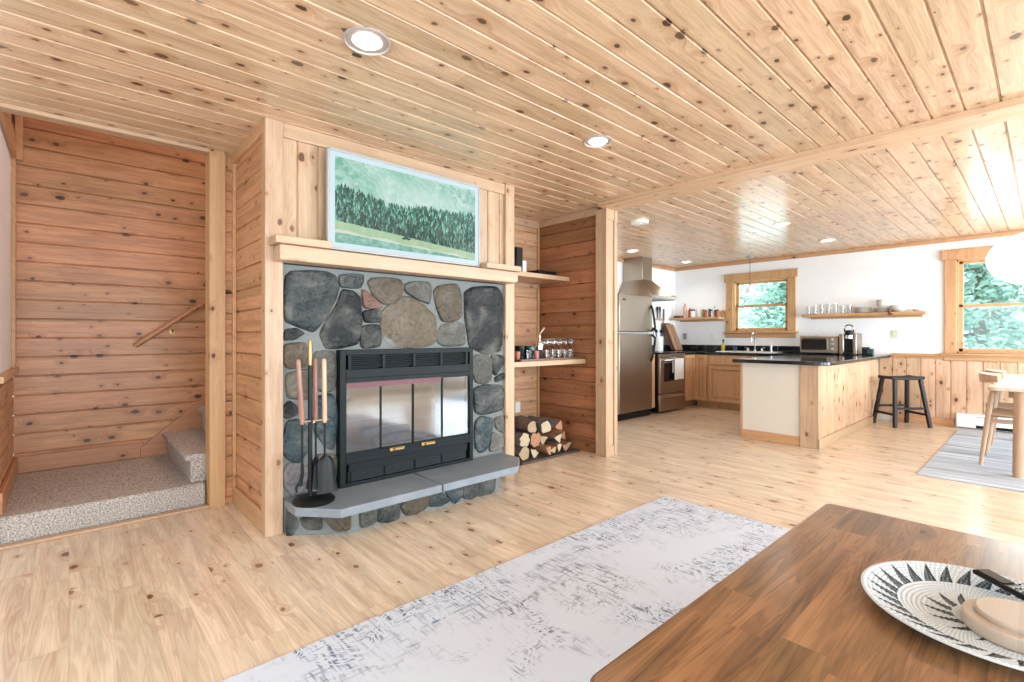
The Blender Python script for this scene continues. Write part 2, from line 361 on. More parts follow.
def struct(o, label=None, cat=None):
    o['kind'] = 'structure'
    if label: o['label'] = label
    if cat: o['category'] = cat
    return o
def thing(name, label, cat, loc=(0, 0, 0), rotz=0., group=None):
    o = bpy.data.objects.new(name, None); COL.objects.link(o); o.location = loc; o.rotation_euler = (0, 0, rotz); o.empty_display_size = .05
    return tag(o, label, cat, group)
def plabel(o, t): o['label'] = t; return o
def copytree(o, parent=None, loc=None, rotz=None, label=None):
    c = o.copy(); COL.objects.link(c); c.parent = parent
    if loc is not None: c.location = loc
    if rotz is not None: c.rotation_euler = (0, 0, rotz)
    if label: c['label'] = label
    for ch in list(o.children): copytree(ch, c)
    return c
def panel(mb, fn, a0, a1, b0, b1, w=.142, off=0., g=.012, gd=.011, t=.02, mi=0):
    """tongue and groove boards: fn(a,b,h) maps along / across / height to the world; h=0 is the face"""
    prof = [(b0, 0)]
    k = math.ceil((b0-off)/w+1e-6)
    while off+k*w < b1-g:
        c = off+k*w
        if c > b0+g: prof += [(c-g*.6, 0), (c-.0016, -gd), (c+.0016, -gd), (c+g*.6, 0)]
        k += 1
    prof += [(b1, 0), (b1, -t), (b0, -t)]
    n = len(prof)
    vs = [fn(a0, b, h) for b, h in prof]+[fn(a1, b, h) for b, h in prof]
    mb.add(vs, [tuple(range(n)), tuple(range(2*n-1, n-1, -1))]+[(i, (i+1) % n, n+(i+1) % n, n+i) for i in range(n)], mi)
    return mb
# ================================================================ THE SETTING
H = 2.44
struct(B(-1.6, 8.45, -2.8, 4.72, -.06, 0).build('floor', m_floor), 'pale knotty pine plank floor running towards the fireplace wall', 'floor')
mb = MB(); panel(mb, lambda a, b, h: (a, b, H-h), -1.6, 3.86, -2.8, 3.96, .143, .026)
panel(mb, lambda a, b, h: (a, b, H-h), 3.86, 8.45, -2.8, 4.72, .143, .026)
struct(mb.build('ceiling', m_ceil), 'knotty pine tongue and groove ceiling', 'ceiling')
struct(B(3.74, 4.0, -2.8, 2.9, 2.405, 2.45).build('trim_1', m_beam, bev=.012), 'flat pine beam crossing the ceiling between sitting room and kitchen', 'beam')
# far wall with two windows
mb = MB()
W1 = (2.77, 3.63, 1.25, 2.10); W2 = (-.60, .785, .955, 2.15)
ys = [-2.8, W2[0], W2[1], W1[0], W1[1], 4.86]
for i in range(5):
    y0, y1 = ys[i], ys[i+1]
    if i == 1 or i == 3:
        q = W2 if i == 1 else W1
        mb.box(8.45, 8.60, y0, y1, 0, q[2]); mb.box(8.45, 8.60, y0, y1, q[3], H)
    else: mb.box(8.45, 8.60, y0, y1, 0, H)
struct(mb.build('wall_right', m_white), 'white painted kitchen wall with two windows', 'wall')
struct(B(4.0, 8.45, 4.72, 4.86, 0, H).build('wall_back', m_white), 'white painted wall behind the refrigerator and stove', 'wall')
mb = MB(); panel(mb, lambda a, b, h: (8.43-h, b, a), .10, .90, -2.8, 1.585, .15, .09); 
struct(mb.build('wainscot', m_vertY), 'vertical knotty pine wainscot below the large window', 'wainscot')['kind'] = 'structure'
struct(MB().box(8.40, 8.45, -2.8, 1.44, .90, .935).box(8.42, 8.45, -2.8, 1.44, .87, .90).build('trim_2', m_trimY, bev=.004), 'pine cap rail on the wainscot', 'trim')
struct(B(8.41, 8.45, .80, 1.44, 0, .10).build('baseboard_right', m_trimY, bev=.006), 'pine baseboard behind the stool', 'baseboard')
struct(MB().box(8.415, 8.45, -2.8, 4.72, 2.385, H).box(4.0, 8.42, 4.69, 4.72, 2.385, H).build('trim_3', m_trimY, bev=.006), 'pine crown strip along the kitchen walls', 'trim')
# partition between niche and kitchen
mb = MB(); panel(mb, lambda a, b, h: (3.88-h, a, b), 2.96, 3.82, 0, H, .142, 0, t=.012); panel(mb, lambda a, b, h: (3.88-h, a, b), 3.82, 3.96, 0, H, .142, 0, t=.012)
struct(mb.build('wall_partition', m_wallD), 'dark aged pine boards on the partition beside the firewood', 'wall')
struct(B(3.892, 4.0, 2.99, 4.72, 0, H).build('wall_partition_core', m_white), 'kitchen side of the partition wall', 'wall')
mb = MB().box(3.825, 4.0, 2.87, 2.985, 0, 2.404).box(3.82, 3.862, 2.852, 2.87, 0, 2.404).box(3.955, 4.003, 2.852, 2.87, 0, 2.404).box(3.8625, 3.9545, 2.858, 2.87, 2.30, 2.404).box(3.8625, 3.9545, 2.858, 2.87, 0, .10)
struct(mb.build('trim_4', m_postZ, bev=.004), 'pale pine post at the end of the partition', 'post')
mb = MB(); panel(mb, lambda a, b, h: (a, 3.82-h, b), 2.7, 3.86, 0, H, .142, .03, t=.06)
struct(mb.build('wall_niche', m_nicheX), 'horizontal pine boards at the back of the niche', 'wall')
struct(MB().box(3.845, 3.872, 3.795, 3.82, 0, H).build('trim_5', m_trimZ, bev=.003), 'corner strip in the niche', 'trim')
struct(MB().box(2.8, 3.88, 3.80, 3.82, 2.36, H).box(3.86, 3.88, 2.99, 3.8, 2.37, H).build('trim_6', m_trimX, bev=.004), 'pine crown strip in the niche', 'trim')
# back wall by the stair opening
mb = MB(); panel(mb, lambda a, b, h: (a, 3.84-h, b), .76, .90, 0, H, .142, .05, t=.12)
struct(mb.build('wall_main', m_wallX), 'narrow strip of pine boards between stair opening and chimney', 'wall')
struct(B(-1.6, -.30, 3.84, 3.96, 0, H).build('wall_stair_side', m_white), 'wall left of the stair opening', 'wall')
mb = MB().box(.705, .80, 3.815, 3.84, 0, H).box(.705, .76, 3.84, 3.96, 0, H)
struct(mb.build('trim_7', m_trimZ, bev=.003), 'pine casing on the right of the stair opening', 'casing')
struct(MB().box(-.3, .705, 3.82, 3.845, 2.415, H).box(-.3, .705, 3.845, 3.955, 2.43, 2.446).build('trim_8', m_trimX, bev=.003), 'pine header strip over the stair opening', 'trim')
struct(B(-.3, .705, 3.835, 3.885, 0, .018).build('trim_9', m_trimX, bev=.005), 'pale threshold strip at the foot of the landing', 'trim')
# stairwell shaft
mb = MB(); panel(mb, lambda a, b, h: (a, 5.10-h, b), -.30, 4.0, 0, 4.9, .142, .02, t=.05)
struct(mb.build('wall_stairwell', m_wallX), 'long wall of horizontal knotty pine boards behind the stairs', 'wall')
mb = MB(); panel(mb, lambda a, b, h: (-.30+h, a, b), 3.96, 5.10, 0, .90, .142, .02, t=.03)
struct(mb.build('wall_stairwell_left', m_wallY), 'pine wainscot at the left of the stair landing', 'wall')
struct(B(-.36, -.31, 3.96, 5.15, .9, 4.9).build('wall_left_plaster', m_white), 'white plaster above the landing wainscot', 'wall')
struct(MB().box(-.315, -.27, 3.96, 5.10, .90, .94).box(-.31, -.28, 3.96, 5.1, 2.46, 2.60).box(-.31, -.285, 5.03, 5.10, .94, 2.46).box(-.29, -.25, 5.05, 5.1, 2.46, 2.8).build('trim_10', m_trimY, bev=.004), 'pine trim boards around the landing plaster', 'trim')
struct(MB().box(-.3, .46, 5.075, 5.10, .16, .285).box(-.30, -.275, 3.96, 5.075, .16, .285).build('baseboard_stairwell', m_trimW, bev=.006), 'pine baseboard around the carpeted landing', 'baseboard')
struct(MB().box(-.36, 4.0, 5.15, 5.2, 0, 4.9).box(3.95, 4.0, 3.96, 5.15, 0, 4.9).box(-.36, 4, 3.90, 3.96, 2.46, 4.9).box(-.4, 4.05, 3.9, 5.2, 4.9, 4.95).box(.9, 3.95, 3.88, 3.96, 0, 2.44).build('wall_stairwell_shell', m_white), 'outer shell of the stairwell', 'wall')
# rooms behind the camera
mb = MB()
def holed_y(y0, y1, x0, x1, holes):
    xs = x0
    for (a, b, c, d) in holes:
        mb.box(xs, a, y0, y1, 0, H); mb.box(a, b, y0, y1, 0, c); mb.box(a, b, y0, y1, d, H); xs = b
    mb.box(xs, x1, y0, y1, 0, H)
holed_y(-2.92, -2.8, -1.6, 8.6, [(-1.1, 1.9, .05, 2.12), (2.6, 5.2, .35, 2.12), (5.8, 8.2, .35, 2.12)])
struct(mb.build('wall_front', m_white), 'unseen white wall behind the camera, opened wide for light', 'wall')  # wide openings let the added rear fill lamps shine in
mb = MB()
mb.box(-1.72, -1.6, -2.92, -.9, 0, H).box(-1.72, -1.6, 2.1, 3.96, 0, H).box(-1.72, -1.6, -.9, 2.1, 0, .55).box(-1.72, -1.6, -.9, 2.1, 2.12, H)
struct(mb.build('wall_left', m_white), 'unseen white wall left of the camera, opened wide for light', 'wall')  # out of view; left open so the added side fill reaches the room

def window(idx, y0, y1, z0, z1, lab, lastright=True):
    root = thing('window_%d' % idx, lab, 'window'); struct(root)
    cw = .115
    mb = MB().box(8.42, 8.45, y0-cw, y0, z0-.02, z1).box(8.42, 8.45, y1, y1+cw, z0-.02, z1)
    mb.box(8.405, 8.45, y0-cw-.03, y1+cw+.03, z1, z1+.12).box(8.40, 8.45, y0-cw-.04, y1+cw+.04, z1+.115, z1+.13)
    mb.build('casing', m_trimZ, root, bev=.004)
    mb = MB().box(8.375, 8.52, y0-cw-.04, y1+cw+.04, z0-.035, z0-.005)
    mb.box(8.415, 8.45, y0-cw-.01, y1+cw+.01, z0-.105, z0-.035)
    mb.build('sill', m_trimY, root, bev=.008)
    mb = MB().box(8.45, 8.59, y0, y0+.018, z0, z1).box(8.45, 8.59, y1-.018, y1, z0, z1).box(8.45, 8.59, y0, y1, z1-.018, z1).box(8.45, 8.59, y0, y1, z0-.005, z0+.015)
    mb.build('jamb', m_trimZ, root)
    zm = (z0+z1)/2+.0; f = .04
    for nm, xx, a, b in (('lower_sash', 8.50, z0+.015, zm+.02), ('upper_sash', 8.535, zm-.02, z1-.018)):
        q0, q1 = y0+.018, y1-.018
        s = MB().box(xx, xx+.03, q0, q0+f, a, b).box(xx, xx+.03, q1-f, q1, a, b).box(xx, xx+.03, q0, q1, a, a+f).box(xx, xx+.03, q0, q1, b-f*.8, b).build(nm, m_trimZ, root, bev=.003)
        B(xx+.012, xx+.016, q0+f-.005, q1-f+.005, a+f-.005, b-f*.8+.005).build('pane', m_pane, s)
window(1, *W1, 'pine-framed double-hung window above the kitchen sink')
window(2, *W2, 'large pine-framed double-hung window behind the dining table')

# chimney breast
mb = MB(); panel(mb, lambda a, b, h: (.865-h, a, b), 3.06, 3.84, 0, H, .142, .06, t=.03)
mb.box(.895, 2.78, 3.50, 3.84, 0, H)
struct(mb.build('wall_chimney', m_wallY), 'left side of the chimney breast in horizontal pine boards', 'wall')
mb = MB(); panel(mb, lambda a, b, h: (b, 3.075+(-h), a), 1.66, 2.40, .94, 2.71, .125, .03, t=.05)
struct(mb.build('wall_chimney_panel', m_vertX), 'vertical pale pine boards behind the television', 'wall')
struct(MB().box(.84, .94, 3.045, 3.10, 0, H).box(2.70, 2.80, 3.045, 3.50, 0, H).build('trim_11', m_postZ, bev=.004), 'pale pine corner boards of the chimney breast', 'trim')
struct(MB().box(.94, 2.70, 3.055, 3.09, 2.355, H).build('trim_12', m_trimX, bev=.004), 'pale pine strip above the television', 'trim')
struct(MB().box(.845, .865, 3.10, 3.84, 0, .125).build('baseboard_chimney', m_trimY, bev=.006), 'pine baseboard on the chimney side', 'baseboard')
struct(MB().box(.842, .865, 3.10, 3.84, 2.37, H).box(.842, .865, 3.80, 3.84, .125, 2.37).box(.842, .865, 3.09, 3.13, .125, 2.37).build('trim_13', m_trimY, bev=.004), 'pine strips framing the chimney side', 'trim')

# ================================================================ STAIRS
st = thing('staircase', 'short carpeted landing with speckled grey carpet and steps rising to the right', 'staircase', (0, 3.9, 0))
mb = MB().box(-.295, .70, 3.90, 5.07, 0, .16).box(.70, .95, 3.97, 5.07, 0, .16)
mb.build('landing', m_carpet, st, bev=.02, seg=3)
x = .60; z = .16
for k in range(11):
    mb = MB(); z1 = z+.19
    y0 = 3.97
    mb.box(x+.02, x+.28, y0, 5.07, z-.01, z1-.03).box(x-.012, x+.28, y0-.0, 5.08, z1-.045, z1)
    mb.build('step', m_carpet, st, bev=.018, seg=3); x += .25; z = z1
mb = MB(); fn = lambda a, b, h: (a, h, b)
mb.prism([(.44, .15), (.44, .24), (3.3, 2.66), (3.3, 2.2), (.8, .15)], fn, 5.066, 5.092); mb.build('skirt_board', m_trimW, st, bev=.003)
hr = thing('handrail', 'slim round wooden handrail rising to the right on the stairwell wall', 'handrail', (.41, 5.1, 1.1))
sl = .77
MB().tube([(.40, 5.03, 1.09), (.42, 5.03, 1.105), (3.2, 5.03, 1.105+2.78*sl)], [.020, .022, .022], 14).build('rail', m_trimW, hr)
for xx in (.66, 2.2):
    zz = 1.105+(xx-.42)*sl
    mb = MB().tube([(xx, 5.03, zz-.015), (xx, 5.03, zz-.06), (xx, 5.06, zz-.085), (xx, 5.098, zz-.085)], .007, 8).lathe([(.022, 0), (.022, .008), (.0, .012)], (xx, 5.088, zz-.085), 12, axis='y').box(xx-.02, xx+.02, 5.02, 5.04, zz-.03, zz-.02)
    plabel(mb.build('bracket', m_brass, hr), 'small brass handrail bracket')

# ================================================================ FIREPLACE
fp = thing('fireplace', 'stone fireplace with black glass-doored insert and raised bluestone hearth', 'fireplace', (1.8, 3.06, 0))
ST_COL = {'d': ('2b3133', '363c3e'), 'k': ('171b1d', '202426'), 'b': ('51463b', '625646'), 'B': ('65584a', '6b5d4b'), 'g': ('4b4944', '5e5b55'), 't': ('25363b', '304147'), 'p': ('6f6c70', '7a7578'), 'r': ('6b4b42', '74554c')}
ST_WALL=[('d',[(0.960,1.558),(1.202,1.576),(1.264,1.553),(1.288,1.475),(1.212,1.298),(1.129,1.196),(1.032,1.231),(0.952,1.260)]),
('d',[(1.292,1.565),(1.452,1.578),(1.452,1.539),(1.432,1.489),(1.297,1.485)]),
('k',[(1.307,1.466),(1.386,1.462),(1.432,1.421),(1.437,1.207),(1.416,1.120),(1.278,1.093),(1.202,1.094),(1.161,1.187),(1.268,1.356)]),
('k',[(0.952,1.168),(0.964,1.208),(1.024,1.213),(1.067,1.186),(1.015,1.155),(0.960,1.146)]),
('b',[(0.952,1.118),(1.067,1.126),(1.085,1.099),(1.080,0.982),(0.973,0.977),(0.952,1.013)]),
('b',[(0.964,0.943),(1.093,0.963),(1.116,0.935),(1.111,0.781),(0.973,0.797)]),
('g',[(1.125,1.071),(1.264,1.068),(1.264,0.833),(1.212,0.814),(1.129,0.843)]),
('t',[(1.134,0.785),(1.241,0.801),(1.267,0.728),(1.267,0.504),(1.248,0.443),(1.196,0.477),(1.128,0.586)]),
('k',[(0.945,0.741),(0.980,0.774),(1.020,0.746),(1.026,0.697),(0.968,0.679),(0.945,0.699)]),
('t',[(0.940,0.534),(0.968,0.655),(1.038,0.659),(1.103,0.590),(1.097,0.467),(1.038,0.403),(0.980,0.426),(0.945,0.479)]),
('p',[(0.945,0.342),(0.974,0.403),(1.038,0.391),(1.091,0.357),(1.073,0.226),(1.003,0.198),(0.957,0.268)]),
('g',[(1.146,0.428),(1.267,0.408),(1.267,0.312),(1.260,0.205),(1.190,0.239),(1.146,0.335)]),
('b',[(1.485,1.532),(1.521,1.562),(1.718,1.570),(1.749,1.516),(1.725,1.437),(1.671,1.393),(1.595,1.396),(1.529,1.440)]),
('r',[(1.443,1.476),(1.478,1.471),(1.536,1.414),(1.588,1.375),(1.573,1.361),(1.457,1.357)]),
('k',[(1.450,1.336),(1.573,1.347),(1.573,1.266),(1.464,1.263)]),
('k',[(1.443,1.236),(1.573,1.245),(1.580,1.102),(1.436,1.090)]),
('B',[(1.588,1.334),(1.640,1.384),(1.741,1.452),(1.822,1.442),(1.922,1.389),(2.017,1.311),(2.034,1.140),(1.964,1.096),(1.694,1.086),(1.625,1.129),(1.580,1.197)]),
('g',[(1.757,1.524),(1.805,1.556),(1.964,1.568),(1.982,1.510),(1.964,1.406),(1.888,1.431),(1.781,1.476)]),
('b',[(2.008,1.504),(2.052,1.544),(2.218,1.571),(2.246,1.527),(2.256,1.333),(2.218,1.293),(2.079,1.283),(2.034,1.379)]),
('g',[(2.043,1.192),(2.079,1.253),(2.208,1.278),(2.285,1.256),(2.294,1.100),(2.097,1.095),(2.043,1.125)]),
('k',[(2.285,1.506),(2.373,1.558),(2.624,1.575),(2.679,1.496),(2.679,1.053),(2.538,1.023),(2.454,1.041),(2.334,1.091),(2.304,1.295)]),
('g',[(2.363,0.988),(2.403,1.019),(2.538,1.007),(2.570,0.965),(2.559,0.810),(2.496,0.781),(2.403,0.803),(2.363,0.877)]),
('k',[(2.559,1.015),(2.690,1.003),(2.690,0.944),(2.635,0.888),(2.613,0.848),(2.581,0.866)]),
('k',[(2.602,0.824),(2.690,0.861),(2.690,0.810),(2.613,0.790)]),
('d',[(2.383,0.749),(2.444,0.769),(2.668,0.762),(2.701,0.709),(2.690,0.551),(2.465,0.534),(2.393,0.565)]),
('t',[(2.393,0.478),(2.444,0.520),(2.581,0.496),(2.570,0.416),(2.517,0.252),(2.444,0.231),(2.393,0.287)]),
('g',[(2.570,0.383),(2.690,0.317),(2.690,0.225),(2.538,0.224)]),
('g',[(2.602,0.494),(2.690,0.501),(2.690,0.359),(2.613,0.410)])]
ST_FRONT=[('b',[(1.582,0.068),(1.648,0.104),(1.754,0.100),(1.777,0.068),(1.754,0.020),(1.618,0.007)]),
('t',[(1.832,0.103),(1.943,0.019),(1.785,0.019)]),
('t',[(1.905,0.100),(2.041,0.092),(2.049,0.034),(1.989,0.006)]),
('d',[(2.067,0.094),(2.202,0.095),(2.193,0.010),(2.076,0.014)]),
('d',[(2.230,0.096),(2.354,0.097),(2.344,0.006),(2.211,-0.002)]),
('g',[(1.308,0.097),(1.409,0.096),(1.395,0.020),(1.308,0.012)]),
('d',[(1.422,0.081),(1.449,0.099),(1.550,0.101),(1.550,-0.001),(1.422,0.016)])]
ST_CH=[('b',[(0.242,0.082),(0.407,0.104),(0.407,0.027),(0.316,0.031)]),
('k',[(0.083,0.081),(0.206,0.084),(0.212,0.028),(0.114,0.037)]),
('d',[(-0.010,0.142),(0.058,0.060),(0.034,0.012),(-0.010,-0.002)])]

def chaikin(p, n=2):
    for _ in range(n):
        q = []
        for i in range(len(p)):
            a, b = p[i], p[(i+1) % len(p)]
            q += [(a[0]*.87+b[0]*.13, a[1]*.87+b[1]*.13), (a[0]*.13+b[0]*.87, a[1]*.13+b[1]*.87)]
        p = q
    return p
def stones(mb, data, fn, hgt, seed, GR=.010):
    from mathutils import noise as mn
    rr = random.Random(seed)
    for kind, poly in data:
        p = chaikin([(a, b) for a, b in poly], 2)
        p2 = []
        for i in range(len(p)):
            a, b = p[i], p[(i+1) % len(p)]
            m = max(1, int(math.dist(a, b)/.03))
            for t in range(m): p2.append((a[0]+(b[0]-a[0])*t/m, a[1]+(b[1]-a[1])*t/m))
        p = p2; n = len(p)
        cx = sum(q[0] for q in p)/n; cy = sum(q[1] for q in p)/n
        c1, c2 = ST_COL[kind]; t = rr.random(); A, Bc = lin(c1), lin(c2); c = tuple(A[i]+(Bc[i]-A[i])*t for i in range(3))+(1,)
        p = [(cx+(q[0]-cx)*(1+GR/max(.03, abs(q[0]-cx)+abs(q[1]-cy))), cy+(q[1]-cy)*(1+GR/max(.03, abs(q[0]-cx)+abs(q[1]-cy)))) for q in p]
        sz = min(max(q[0] for q in p)-min(q[0] for q in p), max(q[1] for q in p)-min(q[1] for q in p))
        hh = hgt*(.75+.5*rr.random()); tx, ty = rr.uniform(-.12, .12), rr.uniform(-.12, .12)
        rings = [(1.0, -.012), (1.0, .25), (.985, .62), (.95, .88), (.88, 1.), (.7, 1.03), (.45, 1.05), (.2, 1.04)]
        vs = []
        for s_, h_ in rings:
            for i, (a, b) in enumerate(p):
                ed = 1+.02*mn.noise(Vector((a*9, b*9, seed)))
                u, v = cx+(a-cx)*s_*ed, cy+(b-cy)*s_*ed
                h = hh*h_
                if h_ > .3: h += (mn.noise(Vector((u*7, v*7, seed+3)))*.010+mn.noise(Vector((u*22, v*22, 5)))*.004)*(1 if h_ > .8 else .5)+(tx*(u-cx)+ty*(v-cy))*.5*(1 if h_ > .8 else .5)
                vs.append(fn(u, v, max(h, -.01)))
        vs.append(fn(cx, cy, hh*1.04))
        fs = []
        for k in range(len(rings)-1):
            for i in range(n): fs.append((k*n+i, k*n+(i+1) % n, (k+1)*n+(i+1) % n, (k+1)*n+i))
        k = (len(rings)-1)*n
        for i in range(n): fs.append((k+i, k+(i+1) % n, len(vs)-1))
        mb.add(vs, fs, 0, c)
# surround
mb = MB().box(.94, 1.30, 3.075, 3.40, 0, 1.60).box(2.30, 2.70, 3.075, 3.40, 0, 1.60).box(1.30, 2.30, 3.075, 3.40, 1.06, 1.60).box(1.30, 2.30, 3.075, 3.5, 0, .22)
sur = mb.build('mortar_surround', m_mortar, fp)
mb = MB(); stones(mb, ST_WALL, lambda u, v, h: (u, 3.077-h, v), .022, 3)
mb.build('stonework', m_stone, sur, ang=60)
# hearth
mb = MB(); mb.prism([(.945, 3.08), (.945, 2.995), (1.22, 2.785), (2.39, 2.785), (2.585, 2.98), (2.585, 3.08)], lambda a, b, h: (a, b, h), 0, .152)
hb = mb.build('hearth_base', m_mortar, fp, bev=.004)
mb = MB(); stones(mb, ST_FRONT, lambda u, v, h: (u, 2.787-h, v*1.12+.010), .014, 8, .024)
dx, dy = .26/.375, -.27/.375
stones(mb, ST_CH, lambda u, v, h: (.955+dx*u*.93+dy*h*.8, 2.99+dy*u*.80-dx*h*.8+.006, v*1.12+.008), .012, 12, .022)
mb.build('hearth_stonework', m_stone, hb, ang=60)
sl_l = MB().prism([(.945, 3.072), (.945, 2.86), (1.125, 2.655), (1.80, 2.655), (1.80, 3.072)], lambda a, b, h: (a, b, h), .150, .20)
sl_l.build('hearth_slab', m_slate, fp, bev=.004)
MB().prism([(1.812, 3.072), (1.812, 2.655), (2.48, 2.655), (2.665, 2.84), (2.665, 3.072)], lambda a, b, h: (a, b, h), .150, .20).build('hearth_slab', m_slate, fp, bev=.004)
# insert
ins = MB()
y0, y1 = 3.015, 3.09
ins.box(1.27, 1.31, y0, y1, .20, 1.08).box(2.30, 2.335, y0, y1, .20, 1.08).box(1.31, 2.30, y0, y1, 1.045, 1.08).box(1.31, 2.30, y0, y1, .895, .955).box(1.31, 2.30, y0, y1, .345, .385).box(1.31, 2.30, y0, y1, .20, .225)
for a in (1.325, 1.565, 1.80, 2.03, 2.262): ins.box(a, a+.023, y0+.002, y1, .95, 1.05)
ins.box(1.325, 2.285, 3.05, 3.09, .95, 1.05).box(1.325, 2.285, 3.05, 3.09, .22, .35)
inso = ins.build('insert_frame', m_iron, fp, bev=.003)
def slats(z0, z1, n, name):
    mb = MB()
    for a, b in ((1.348, 1.565), (1.588, 1.80), (1.823, 2.03), (2.053, 2.262)):
        for k in range(n):
            z = z0+(k+.5)*(z1-z0)/n; mb.obox(((a+b)/2, 3.030, z), (b-a, .014, (z1-z0)/n*.55), (math.radians(-15), 0, 0))
    return mb.build(name, m_iron, inso)
slats(.962, 1.04, 6, 'upper_grille')
mb = MB().box(1.33, 2.28, 3.035, 3.05, .225, .345); mb.build('lower_panel', m_iron, inso); 
slats(.228, .29, 5, 'lower_grille')
MB().box(1.33, 2.28, 3.02, 3.035, .29, .345).build('drop_panel', m_iron, inso, bev=.002)
# firebox
mb = MB().box(1.30, 2.30, 3.56, 3.58, .34, .95).box(1.28, 1.30, 3.09, 3.58, .34, .95).box(2.30, 2.32, 3.09, 3.58, .34, .95).box(1.28, 2.32, 3.09, 3.58, .34, .36).box(1.28, 2.32, 3.09, 3.58, .94, .96)
fbx = mb.build('firebox', m_ash, fp)
mb = MB()
for k, (a, b, zz) in enumerate(((1.62, 2.05, .40), (1.58, 1.95, .46))):
    mb.tube([(a, 3.28+.06*k, zz), ((a+b)/2, 3.30+.05*k, zz+.01), (b, 3.26+.07*k, zz)], [.035, .04, .03], 9)
mb.build('fire_logs', m_bark, fbx)
# doors: four glass leaves
mb = MB().box(1.31, 2.30, 3.012, 3.03, .868, .895).box(1.31, 2.30, 3.012, 3.03, .385, .41); mb.build('door_track', m_iron, fp)
plabel(MB().box(1.315, 2.04, 3.0215, 3.0275, .832, .868).build('door_top_rail', plain('oxide_red_rail', '6b3a40', .5), fp), 'dull red strip at the top of the glass')
for a, b in ((1.312, 1.556), (1.558, 1.803), (1.807, 2.05), (2.052, 2.298)):
    d = MB().box(a, a+.004, 3.022, 3.036, .41, .868).box(b-.004, b, 3.022, 3.036, .41, .868).box(a, b, 3.022, 3.036, .41, .418).box(a, b, 3.022, 3.036, .86, .868).build('glass_door', m_iron, fp)
    B(a+.005, b-.005, 3.028, 3.031, .416, .862).build('glass', m_fglass, d)
for a in (1.64, 1.89):
    plabel(MB().box(a-.03, a+.085, 3.000, 3.014, .385, .408).box(a, a+.075, 2.985, 3.002, .39, .404).build('door_handle', [m_brass], fp, bev=.003), 'small brass door handle')
# mantel
mb = MB().box(.885, 2.735, 2.93, 3.06, 1.605, 1.695)
mb.build('mantel_beam', m_trimX, fp, bev=.006)
for a, b, nm in ((.855, 1.174, 'mantel_shelf_board'), (2.382, 2.745, 'mantel_shelf_board')):
    MB().box(a, b, 2.90, 3.06, 1.697, 1.74).build(nm, m_trimX, fp, bev=.004)

